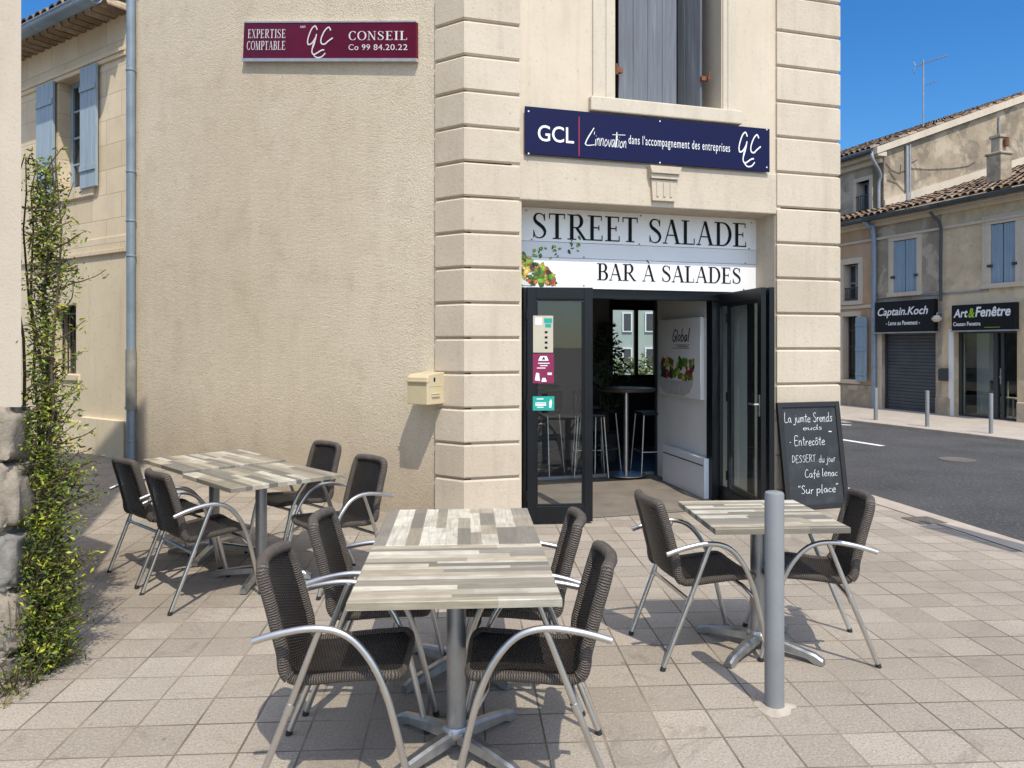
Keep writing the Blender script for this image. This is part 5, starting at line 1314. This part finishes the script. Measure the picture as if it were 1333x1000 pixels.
# climbing shrub on the corner
PX, PY = NXr - .01, NY + .13
CF2 = Frame((PX, PY, 0), 0); cs_ = thing('climbing_shrub', 'yellow-green climbing shrub growing up the corner of the plastered house', 'shrub', CF2)
rn = random.Random(33); stm = MB(); lf = MB()
LT = [(.17, .225, .02), (.11, .165, .018), (.27, .30, .025), (.07, .105, .016), (.36, .36, .03), (.14, .195, .02)]
LD = [(.045, .065, .018), (.07, .09, .02), (.03, .045, .014), (.11, .12, .025)]
def spray(base, dirv, L, nl, size, tones):
    p = Vector(base); d = Vector(dirv).normalized(); pts = [p.copy()]
    st_ = 8
    for i in range(st_):
        d = (d + Vector((rn.gauss(0, .14), rn.gauss(0, .14), rn.gauss(.02, .12)))).normalized(); p = p + d * L / st_; pts.append(p.copy())
    stm.tube(pts, [.004 * (1 - i / (len(pts) + 1)) + .0012 for i in range(len(pts))], 5)
    for k in range(nl):
        t = rn.random() ** .8 * (len(pts) - 1.001); i = int(t); q = pts[i].lerp(pts[i + 1], t - i) + Vector((rn.gauss(0, .022), rn.gauss(0, .022), rn.gauss(0, .022)))
        leaf_at(lf, q, size * rn.uniform(.6, 1.35), rn, tones)
for k in range(5):
    x = rn.uniform(-.03, .06); pts = [Vector((x, rn.uniform(-.05, .1), 0))]
    for i in range(14): pts.append(pts[-1] + Vector((rn.gauss(0, .018), rn.gauss(0, .015), .19)))
    stm.tube(pts, [.014 - .0008 * i for i in range(15)], 6)
for k in range(600):
    f = rn.random() ** 1.35; z = f * 2.62
    reach = (.035 + .075 * rn.random()) * (1.15 - .55 * f) * (1.25 if z < .5 else 1)
    if 1.3 < z < 2.0: reach *= .55
    elif rn.random() < .07: reach *= 2.0
    nl_ = 1.0
    a = rn.uniform(-1.5, 1.3); d = Vector((math.cos(a) * 1.0, math.sin(a) * .9, rn.uniform(-.15, .7)))
    spray((rn.uniform(-.02, .04), rn.uniform(-.06, .12), z), d, reach * 1.35, int(13 + 18 * reach / .2), .0125, LT if rn.random() < .72 else LD)
for k in range(26):
    z = .35 + 2.1 * (k + rn.random()) / 26; a = rn.uniform(-.7, .4)
    for j in range(4 if z < 1.1 else (1 if 1.4 < z < 1.95 else 2)): spray((.03 + rn.uniform(0, .05), rn.uniform(-.06, .08), z + rn.uniform(-.05, .05)), (math.cos(a + rn.uniform(-.4, .4)), math.sin(a), rn.uniform(.15, .75)), rn.uniform(.12, .30), 34, .0145, LT if j < 3 else LD)
for k in range(800):
    z = rn.random() ** 1.4 * 2.5; leaf_at(lf, Vector((rn.gauss(.02, .035), rn.gauss(.02, .05), z)), .019 * rn.uniform(.7, 1.3), rn, LD)
for k in range(130):
    a = rn.uniform(-1.2, .9); z = .75 * rn.random() ** 1.5
    spray((rn.uniform(-.02, .07), rn.uniform(-.1, .1), z), (math.cos(a), math.sin(a), rn.uniform(.1, .9)), rn.uniform(.10, .26) * (1.1 - z), 26, .0145, LT if rn.random() < .6 else LD)
for k in range(60):
    a = rn.uniform(-2.4, 1.2); spray((rn.uniform(-.25, .12), rn.uniform(-.36, .05), 0.0), (math.cos(a) * .6, math.sin(a) * .6, .9), rn.uniform(.06, .24), 16, .013, LD + LT[:2])
stm.build('stem', M['stem'], cs_, CF2, smooth=60); lf.build('foliage', M['leaf'], cs_, CF2)
# dry grass at the foot of the wall
gr = MB()
for k in range(420):
    x = rn.uniform(-.62, .16) ; y = -.30 - .22 * rn.random() + .25 * max(0, x); h_ = rn.uniform(.02, .09)
    b_ = Vector((x, y, 0)); tip = b_ + Vector((rn.gauss(0, .03), rn.gauss(0, .03), h_)); s = Vector((rn.uniform(-.004, .004), .003, 0))
    gr.add([b_ - s, b_ + s, tip], [(0, 1, 2)], 0, None, rn.choice([(.30, .24, .10), (.22, .20, .07), (.12, .14, .03), (.38, .30, .15)]))
tag(gr.build('grass', M['leaf'], None, CF2), kind='stuff')
# ------------------------------------------------------------------ houses across the street
def wall_holes(m, x0, x1, z0, z1, holes, y0, y1, mi=0):
    xs = sorted({x0, x1, *[min(max(h[0], x0), x1) for h in holes], *[min(max(h[1], x0), x1) for h in holes]})
    for a, b in zip(xs, xs[1:]):
        z = z0
        for h in sorted([h for h in holes if h[0] <= a + 1e-6 and h[1] >= b - 1e-6], key=lambda h: h[2]):
            if h[2] > z + 1e-6: m.box(a, b, y0, y1, z, h[2], mi)
            z = h[3]
        if z1 > z + 1e-6: m.box(a, b, y0, y1, z, z1, mi)
zG = HF.Z(1210, 270.5); zW = zG - .12
def pb(x0, x1, yt, yb_, y=0.0): return pxbox(HF, x0, x1, yt, yb_, y)
E1, E2 = HF.X(1137.5), HF.X(1226); E0, E3 = HF.X(1040), HF.X(1480)
def house(name, label, x0, x1, mat, holes):
    t = thing(name, label, 'house', HF.at((x0 + x1) / 2, 0, .03)); m = MB()
    wall_holes(m, x0, x1, -.3, zW, holes, 0, .35); m.build('wall', mat, t, HF)
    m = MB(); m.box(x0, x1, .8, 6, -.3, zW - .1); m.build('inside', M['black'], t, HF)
    m = MB(); m.box(x0 + .002, x1 - .002, -.05, .02, zW - .46, zW - .40); m.box(x0 + .002, x1 - .002, -.10, .02, zW - .10, zW - .002); m.box(x0 + .002, x1 - .002, -.18, .3, zW, zW + .07); m.build('cornice', M['house_stone'], t, HF, bevel=.012)
    return t
def surround(t, h, wd=.16, sill=True, mat='house_stone'):
    m = MB(); x0, x1, z0, z1 = h
    m.box(x0 - wd, x0 + .002, -.018, .24, z0, z1); m.box(x1 - .002, x1 + wd, -.018, .24, z0, z1); m.box(x0 - wd, x1 + wd, -.02, .24, z1, z1 + wd)
    if sill: m.box(x0 - wd * 1.1, x1 + wd * 1.1, -.06, .24, z0 - .11, z0 - .001)
    return m.build('window', M[mat], t, HF, bevel=.008)
def closed_shutters(t, h, wo):
    x0, x1, z0, z1 = h; mid_ = (x0 + x1) / 2
    for a, b in ((x0 + .006, mid_ - .012), (mid_ + .012, x1 - .006)):
        panelled(HF.at(a, .03, z0 + .01), b - a, z1 - z0 - .02, M['far_shutter'], wo, nb=4, bars=())
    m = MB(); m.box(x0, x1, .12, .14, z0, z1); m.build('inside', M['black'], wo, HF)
    for xx, s in ((x0, 1), (x1, -1)):
        for f in (.3,): m = MB(); m.box(xx - .07, xx + .05, -.03, .0, z0 + (z1 - z0) * f - .03, z0 + (z1 - z0) * f + .03); m.build('hinge', M['shop_grey'], wo, HF)
def glazed(t, h, wo, mat='zinc_light', bars=(.5,), y=.20):
    x0, x1, z0, z1 = h; m = MB(); f = .05; mid_ = (x0 + x1) / 2
    m.box(x0, x0 + f, y, y + .05, z0, z1); m.box(x1 - f, x1, y, y + .05, z0, z1); m.box(mid_ - .04, mid_ + .04, y, y + .05, z0, z1)
    for a, b in ((x0 + f, mid_ - .04), (mid_ + .04, x1 - f)):
        m.box(a, b, y + .002, y + .048, z0, z0 + f); m.box(a, b, y + .002, y + .048, z1 - f, z1)
        for q in bars: m.box(a, b, y + .004, y + .046, z0 + (z1 - z0) * q - .018, z0 + (z1 - z0) * q + .018)
    fo = m.build('frame', M[mat], wo, HF); m = MB(); m.box(x0, x1, y + .02, y + .03, z0, z1); m.build('pane', M['glass_dark'], wo, HF)
# ochre house
hU = pb(1098, 1117.5, 344, 392); hL = pb(1097, 1116, 412, 494)
t1 = house('ochre_house', 'ochre house with one open grey-blue shutter beside the stone corner', E0, E1, M['ochre_front'], [hU, hL, pb(1060, 1078, 344, 392)])
wo = surround(t1, hU); glazed(t1, hU, wo); 
m = MB()
for z in (.04, .34): m.box(hU[0], hU[1], .03, .05, hU[2] + z, hU[2] + z + .03)
for k in range(9): xx = hU[0] + .04 + (hU[1] - hU[0] - .08) * k / 8; m.tube([(xx, .04, hU[2] + .05), (xx, .04, hU[2] + .36)], .009, 6)
m.build('railing', M['shop_grey'], wo, HF)
wo = surround(t1, hL, .13); glazed(t1, hL, wo, 'shop_grey', (.52, .78))
sb_ = pb(1116.5, 1131, 413, 497, -.1); panelled(HF.at(hL[1] + .05, -.10, sb_[2]), sb_[1] - sb_[0], sb_[3] - sb_[2], M['far_shutter'], t1, nb=3, bars=(.12, .5, .88))
m = MB(); m.box(E0, E1 - .05, -.035, .02, -.2, HF.Z(1110, 501)); m.build('plinth', M['stone_front'], t1, HF, bevel=.015)
m = MB(); m.box(E0, E1 - .05, -.03, .02, HF.Z(1110, 402), HF.Z(1110, 398)); m.build('string_course', M['house_stone'], t1, HF)
# grey stone house with the roller shutter
hU = pb(1163, 1193.5, 312, 380); hS = pb(1148, 1218, 432, 536.5)
t2 = house('stone_house', 'narrow grey stone house with closed blue shutters above a black shop sign', E1, E2, M['stone_front'], [hU, hS])
wo = surround(t2, hU, .15); closed_shutters(t2, hU, wo)
m = MB(); x0, x1, z0, z1 = hS; nsl = 24
for k in range(nsl):
    a = z0 + (z1 - z0) * k / nsl; b = z0 + (z1 - z0) * (k + 1) / nsl; m.prism([(.16, a), (.145, a + .01), (.14, (a + b) / 2), (.145, b - .012), (.16, b - .004)], x0, x1, 'x')
m.box(x0, x1, .158, .2, z0, z1)
so_ = m.build('roller_shutter', M['roller'], t2, HF, smooth=40)
m = MB(); m.box(x0 - .16, x0 - .002, -.02, .14, z0 - .1, z1); m.build('door_jamb', M['house_stone'], t2, HF, bevel=.008)
m = MB(); m.box(x0, x0 + .05, .10, .14, z0, z1); m.box(x1 - .05, x1, .10, .14, z0, z1); m.build('guide', M['shop_grey'], so_, HF)
# beige house with glazed shop
hU = pb(1289.5, 1322, 290, 368); hS = pb(1242, 1324, 428, 549)
t3 = house('beige_house', 'beige plastered house with a glazed shop front and blue shutters', E2, E3, M['beige_front'], [hU, hS, pb(1368, 1400, 270, 360)])
wo = surround(t3, hU, .2); closed_shutters(t3, hU, wo)
m = MB(); x0, x1, z0, z1 = hS; xm, xn = HF.X(1290), HF.X(1297)
for a, b in ((x0, x0 + .07), (xm - .06, xm + .05), (xn, xn + .07), (x1 - .08, x1)): m.box(a, b, .14, .22, z0, z1)
m.box(x0, x1, .145, .215, z0, z0 + .1); m.box(x0, x1, .145, .215, z1 - .1, z1)
sf = m.build('shop_front', M['shop_grey'], t3, HF, bevel=.006)
m = MB(); m.box(x0, x1, .175, .185, z0, z1); m.build('pane', M['glass_shop'], sf, HF)
m = MB(); m.box(xn + .0, xn + .03, .08, .14, z0 + 1.0, z0 + 1.02); m.tube([(xn + .03, .09, z0 + .85), (xn + .03, .09, z0 + 1.2)], .012, 8); m.build('handle', M['zinc_light'], sf, HF)
m = MB(); m.box(HF.X(1236), x0 - .002, -.03, .2, z0 - .1, z1); m.build('door_jamb', M['white_wall'], t3, HF)
# room behind the shop front
m = MB(); m.box(x0 - .1, x1 + .1, .36, .79, -.1, .06); m.build('shop_floor', M['grey_wall'], t3, HF)
m = MB(); m.box(x0, x0 + .5, .72, .78, .06, z1); m.build('shop_wall', M['white_wall'], t3, HF)
for k, (dx, lb_) in enumerate(((.55, 'small pale chair behind the glazed shop front, nearer the roller shutter'), (1.0, 'small pale chair behind the glazed shop front, nearer the shop door'))):
    cfm = HF.at(x0 + dx, .52, .06); t = thing('shop_chair', lb_, 'chair', cfm, 'chairs behind the shop glass')
    m = MB(); m.box(-.17, .17, -.14, .14, .42, .45); m.build('seat', M['paper_beige'], t, cfm)
    m = MB(); m.box(-.17, .17, .12, .14, .58, .80); m.build('backrest', M['wood_dark'], t, cfm)
    for sx in (-1, 1):
        for sy in (-1, 1): m = MB(); m.tube([(sx * .17, sy * .14, 0), (sx * .15, sy * .12, .8 if sy > 0 else .42)], .016, 6); m.build('leg', M['paper_beige'], t, cfm)
m = MB(); b_ = pb(1217, 1237, 518, 541, -.05)
for pa_, pb_, pz_ in ((HF.X(1219), HF.X(1238), b_[3]), (HF.X(1325), E3, HF.Z(1330, 524))): m = MB(); m.box(pa_, pb_, -.055, .02, -.1, pz_); m.build('plinth', M['stone_front'], t3, HF, bevel=.02)
m = MB(); m.box(HF.X(1197), HF.X(1287), -.03, .0, HF.Z(1250, 381.5), HF.Z(1250, 379.5)); m.build('cable_duct', M['zinc_light'], t3, HF)
# wall cables and stub pipe
m = MB(); m.tube([(HF.X(1140), -.03, HF.Z(1140, 389)), (HF.X(1165), -.03, HF.Z(1165, 386.5)), (HF.X(1195), -.03, HF.Z(1195, 383.5)), (HF.X(1222), -.03, HF.Z(1222, 380.5))], .018, 6)
tag(m.build('cable', M['zinc_light'], None, HF), 'thin cable fixed across the grey stone front under the blue shutters', 'cable')
# shop signs
bS = pxbox(HF, 1140, 1216.5, 391.5, 432, -.12); SFm, s_w, s_h = nx(HF, bS, -.14)
t = thing('shop_sign', 'black shop sign with white script over the roller shutter', 'sign', SFm)
m = MB(); m.box(0, s_w, 0, .13, 0, s_h); m.build('panel', M['shop_black'], t, SFm, bevel=.008)
m = MB(); m.box(-.02, s_w + .02, -.01, .13, -.035, -.001); m.build('edge_strip', M['zinc_light'], t, SFm)
lt = MB(); lay(lt, sans('Captain.Koch', .28, .018), IDF, -.004, fit=(s_w * .05, s_w * .91, s_h * .46, s_h * .80)); lay(lt, sans('- Lame au Pavement -', .1, .02), IDF, -.004, fit=(s_w * .20, s_w * .78, s_h * .22, s_h * .36))
lt.build('lettering', M['ink_white'], t, SFm)
bS = pxbox(HF, 1239.5, 1322, 395.5, 429.5, -.12); SFm, s_w, s_h = nx(HF, bS, -.14)
t = thing('shop_sign', 'black shop sign with a green ampersand over the glazed shop front', 'sign', SFm)
m = MB(); m.box(0, s_w, 0, .13, 0, s_h); m.build('panel', M['shop_black'], t, SFm, bevel=.008)
m = MB(); m.box(-.02, s_w + .02, -.01, .13, -.035, -.001); m.build('edge_strip', M['zinc_light'], t, SFm)
lt = MB(); lay(lt, sans('Art', .2, .025), IDF, -.004, fit=(s_w * .035, s_w * .275, s_h * .50, s_h * .84)); lay(lt, sans('Fenêtre', .2, .025), IDF, -.004, fit=(s_w * .395, s_w * .94, s_h * .50, s_h * .89))
lay(lt, sans('Ceasan Fenetra', 0, .02), IDF, -.004, fit=(s_w * .03, s_w * .48, s_h * .17, s_h * .33)); lt.build('lettering', M['ink_white'], t, SFm)
lt = MB(); lay(lt, sans('&', .15, .03), IDF, -.004, fit=(s_w * .285, s_w * .385, s_h * .48, s_h * .85)); lt.box(s_w * .54, s_w * .78, -.004, 0, s_h * .085, s_h * .10); lt.build('ampersand', M['ink_green'], t, SFm)
# small grey mailbox and lamp bracket
b_ = pb(1222, 1232, 481, 496, -.1); q = HF.at(b_[0], -.12, b_[2]); m = MB(); m.prism([(0, 0), (.12, 0), (.12, b_[3] - b_[2] + .03), (0, b_[3] - b_[2])], 0, b_[1] - b_[0], 'x'); m.box(.03, b_[1] - b_[0] - .03, -.004, 0, .27, .29)
tag(m.build('mailbox', M['shop_grey'], None, q, bevel=.01), 'dark grey letter box on the wall between the two shops', 'mailbox')
c_ = HF.pt(1221, 413, -.1); q = HF.at(c_[0], -.0, c_[1]); lt_ = thing('wall_lamp', 'small round lamp on the wall between the two shop signs', 'lamp', q)
m = MB(); m.tube([(0, 0, .1), (0, -.12, .1), (0, -.14, .03)], .018, 8); m.build('bracket', M['zinc_light'], lt_, q); m = MB(); m.lathe([(.05, .04), (.11, -.02), (.11, -.06), (.06, -.11)], 14, (0, -.14, 0)); m.build('lamp_shade', M['house_stone'], lt_, q, smooth=50)
# lower roof in three runs, gutters, downpipes
QX = HF.X(1151)
def gutter(parent, x0, x1, y=-.30, z=None, mat='zinc_dark'):
    z = zG - .01 if z is None else z; g = MB(); n = 8; vs = []
    for xx in (x0, x1):
        for i in range(n + 1): a = math.pi + math.pi * i / n; vs.append((xx, y + .085 * math.cos(a), z + .085 * math.sin(a)))
    g.add(vs, [(i, n + 1 + i, n + 2 + i, i + 1) for i in range(n)]); g.tube([(x0, y - .085, z), (x1, y - .085, z)], .014, 6)
    for k in range(int((x1 - x0) / .8) + 1):
        xx = x0 + .2 + k * .8
        if xx < x1: g.tube([(xx, y + .09 * math.cos(math.pi + math.pi * i / n), z + .09 * math.sin(math.pi + math.pi * i / n)) for i in range(n + 1)], .008, 5)
    o = g.build('gutter', M[mat], parent, HF, smooth=40); s_ = o.modifiers.new('thick', 'SOLIDIFY'); s_.thickness = .006
slp = .305
rf0 = -.34
for tt, a, b, ln, sd_ in ((t1, E0, E1, 1.6, 31), (t2, E1, E2, 6.5, 32), (t3, E2, E3, 6.5, 33)):
    gutter(tt, a, b); tr = tile_roof(a + .0, b, rf0, slp, zG + .02, ln, pitch=.2, seed=sd_); tr.build('roof', M['tile'], tt, HF, smooth=50)
def downpipe(parent, px, ytop, ybot, mat, r=.05, y=-.08):
    xx = HF.X(px, y); za, zb = HF.Z(px, ytop, y), HF.Z(px, ybot, y); m = MB()
    m.tube(spline([(xx - .12, -.28, za + .25), (xx - .06, -.2, za + .1), (xx, y, za - .12), (xx, y, (za + zb) / 2), (xx, y, max(zb, .03))], 4), r, 10)
    for f in (.25, .5, .75): m.tube([(xx, y, za + (zb - za) * f - .02), (xx, y, za + (zb - za) * f + .02)], r * 1.2, 10)
    m.build('downpipe', M[mat], parent, HF, smooth=50)
downpipe(t2, 1137.5, 300, 534, 'pipe_blue', .065); downpipe(t3, 1224.5, 289, 392, 'zinc_dark', .035)
m = MB(); xx = HF.X(1224.5, -.08); m.tube([(xx, -.04, HF.Z(1224, 396)), (xx + .02, -.05, HF.Z(1224, 410)), (xx - .02, -.04, HF.Z(1224, 440)), (xx - .05, -.03, HF.Z(1224, 452))], .016, 6); m.build('cable', M['zinc_light'], t3, HF)
# the tall house behind
yT = 1.0
TX = HF.pt(1150.5, 279, yT)[0]
ye = HF.Z(1150, 195, yT); 
ra = HF.ptx(1150, 197.5, TX); rb_ = HF.ptx(1333, 133, TX); rs = (rb_[1] - ra[1]) / (rb_[0] - ra[0])
TF = HF.at(TX, yT, 0); tt = thing('tall_house', 'tall old house whose bare gable wall rises above the lower tiled roofs', 'house', TF)
print('tall', TX, ra, rb_, rs)
TD = 9.5
hW = pxbox(HF, 1115, 1132, 236, 281, yT)
m = MB(); wall_holes(m, TX - 9, TX - .01, 3, ra[1] - .02, [hW], yT, yT + .35); m.build('front_wall', M['stone_front'], tt, HF)
m = MB(); m.prism([(yT, 3), (yT + TD, 3), (yT + TD, ra[1] + rs * TD), (yT, ra[1])], TX - .4, TX, 'x'); m.build('gable_wall', M['old_wall'], tt, HF)
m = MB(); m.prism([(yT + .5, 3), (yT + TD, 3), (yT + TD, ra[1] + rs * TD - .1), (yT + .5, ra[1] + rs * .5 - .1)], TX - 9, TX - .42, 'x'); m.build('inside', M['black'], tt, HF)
wo = surround(tt, hW, .12); 
m = MB(); wo2 = None
x0, x1, z0, z1 = hW; mid_ = (x0 + x1) / 2; y = yT + .22
for a, b in ((x0, x0 + .06), (mid_ - .05, mid_ + .05), (x1 - .06, x1)): m.box(a, b, y, y + .05, z0, z1)
m.box(x0, x1, y + .004, y + .046, z1 - .06, z1); m.build('frame', M['pipe_blue'], wo, HF)
m = MB(); m.box(x0, x1, y + .02, y + .03, z0, z1); m.build('pane', M['glass_dark'], wo, HF)
for o in [c for c in wo.children]: pass
wo.matrix_basis = wo.matrix_basis @ Matrix.Translation((0, 0, 0))
# move its stone surround out to the set-back wall
for v in wo.data.vertices: v.co.y += yT
m = MB(); m.box(x0, x1, yT - .03, yT - .01, z0 + .55, z0 + .58)
for k in range(7): xx = x0 + .04 + (x1 - x0 - .08) * k / 6; m.tube([(xx, yT - .02, z0), (xx, yT - .02, z0 + .56)], .009, 5)
m.build('railing', M['shop_grey'], wo, HF)
# its roof: rake edge, tiles, eave gutter
m = MB(); m.prism([(yT - .35, ra[1] - .35 * rs + .02), (yT + TD, ra[1] + rs * TD + .02), (yT + TD, ra[1] + rs * TD + .24), (yT - .35, ra[1] - .35 * rs + .20)], TX - .3, TX + .12, 'x'); m.build('rake_edge', M['house_stone'], tt, HF)
tr = tile_roof(TX - 9, TX + .16, yT - .42, rs, ra[1] - .42 * rs + .20, 9, pitch=.2, seed=40); tr.build('roof', M['tile'], tt, HF, smooth=50)
m = MB(); m.box(TX - 9, TX - .02, yT - .12, yT + .02, ra[1] - .30, ra[1] - .16); m.box(TX - 9, TX + .1, yT - .3, yT + .02, ra[1] - .155, ra[1] - .02); m.build('cornice', M['house_stone'], tt, HF, bevel=.015)
gutter(tt, TX - 9, TX + .02, yT - .40, ra[1] + .02)
m = MB(); m.tube(spline([(TX - .02, yT - .40, ra[1] - .05), (TX + .0, yT - .38, ra[1] - .25), (TX - .04, yT - .08, ra[1] - .62), (TX - .10, yT - .07, ra[1] - .9), (TX - .10, yT - .07, 5.4)], 4), .045, 8); m.build('downpipe', M['zinc_light'], tt, HF, smooth=50)
m = MB()
def gp(px, py, d=.03): p = HF.ptx(px, py, TX + d); return (TX + d, p[0], p[1])
m.tube([gp(1180.5, 190, .05), gp(1181, 268, .05)], .05, 8); m.tube([gp(1184.5, 188, .04), gp(1184.5, 268, .04)], .03, 8); m.build('vent_pipe', M['zinc_light'], tt, HF, smooth=50)
m = MB()
for P_ in ([(1153, 212), (1160, 221), (1170, 225), (1180, 221), (1187, 211), (1190, 210), (1194, 207)], [(1155, 234), (1167, 238), (1176, 248), (1182, 251)], [(1157, 222), (1166, 234)], [(1186, 219), (1210, 220.5), (1240, 219), (1260, 216), (1270, 210)], [(1172, 226), (1173, 214)]):
    m.tube([gp(*q_, .02) for q_ in P_], .009, 5)
tag(m.build('cable', M['iron'], None, HF), 'dark cables and wires strung across the bare gable wall', 'cable')
m = MB(); m.tube([gp(1300.5, 152, .04), gp(1301, 185, .04)], .03, 6); m.build('flue_pipe', M['zinc_light'], tt, HF)
# lead flashing where the low roof meets the gable
m = MB(); yy0, yy1 = yT, yT + 6; m.box(0, 1, 0, 1, 0, 1)
m = MB(); zr0 = zG + .02 + (yT - rf0) * slp; m.prism([(yy0, zr0 + .02), (yy1, zr0 + .02 + 6 * slp), (yy1, zr0 + .24 + 6 * slp), (yy0, zr0 + .24)], TX + .002, TX + .05, 'x'); m.build('flashing', M['house_stone'], tt, HF)
# stone chimney on the low roof
cpy = 1.25; cpx = HF.X(1302, cpy); cp_ = Vector((cpx, cpy, zG + .1 + (cpy - rf0) * slp))
k = (HF.M @ cp_).y / 1000
CFm = HF.at(cp_.x, cp_.y, cp_.z - .15); ch = thing('chimney', 'weathered stone chimney standing on the low tiled roof against the gable', 'chimney', CFm)
hc = (240 - 205) * k
m = MB(); m.box(-.22, .16, -.18, .18, -.3, hc + .1); m.box(-.25, .19, -.21, .21, hc + .1, hc + .16); m.box(-.14, .1, -.13, .13, hc + .16, hc + .5); m.build('stack', M['old_wall'], ch, CFm, bevel=.02)
m = MB(); m.box(-.17, .13, -.16, .16, hc + .5, hc + .57); m.build('cap', M['old_wall'], ch, CFm, bevel=.01); m = MB(); m.lathe([(.05, 0), (.062, .17)], 12, (.16, 0, hc + .28)); m.build('pot', M['rust'], ch, CFm, smooth=40)
# low chimney and aerial on the tall roof
p = gp(1189, 179, -1.2); q = HF.at(p[0], p[1], p[2] - .3); m = MB(); m.box(-.42, .42, -.3, .3, -.3, .30); m.box(-.48, .48, -.36, .36, .30, .38)
tag(m.build('chimney', M['old_wall'], None, q, bevel=.02), 'squat chimney on the roof edge beside the aerial', 'chimney')
p = gp(1202, 172, -1.6); q = HF.at(p[0], p[1], p[2]); dz = (172 - 82) / 1000 * (HF.M @ Vector(p)).y
an = thing('aerial', 'thin television aerial on a mast above the tall house', 'aerial', q)
m = MB(); m.tube([(0, 0, -.5), (0, 0, dz + .1)], .022, 8); m.build('mast', M['zinc_light'], an, q)
m = MB(); a_, b_ = Vector((-.18, -.1, dz - .05)), Vector((.55, .4, dz + .10)); m.tube([a_, b_], .013, 6); sd2 = Vector((.3, -.42, 0))
for i in range(12): c_ = a_.lerp(b_, (i + .5) / 12); L_ = .30 - .012 * i; m.tube([c_ - sd2 * L_, c_ + sd2 * L_], .006, 4)
for s in (-1, 1): m.tube([a_, a_ + Vector((-.06, -.04, .16 * s))], .008, 5); m.tube([a_ + Vector((-.06, -.04, .16 * s)) - sd2 * .5, a_ + Vector((-.06, -.04, .16 * s)) + sd2 * .5], .006, 4)
m.tube([(0, 0, dz * .66), (.42, .15, dz * .70)], .008, 5)
for i in range(4): m.tube([Vector((.1 + .1 * i, .04 + .035 * i, dz * .67)) - sd2 * .25, Vector((.1 + .1 * i, .04 + .035 * i, dz * .67)) + sd2 * .25], .005, 4)
m.build('antenna', M['zinc_light'], an, q)
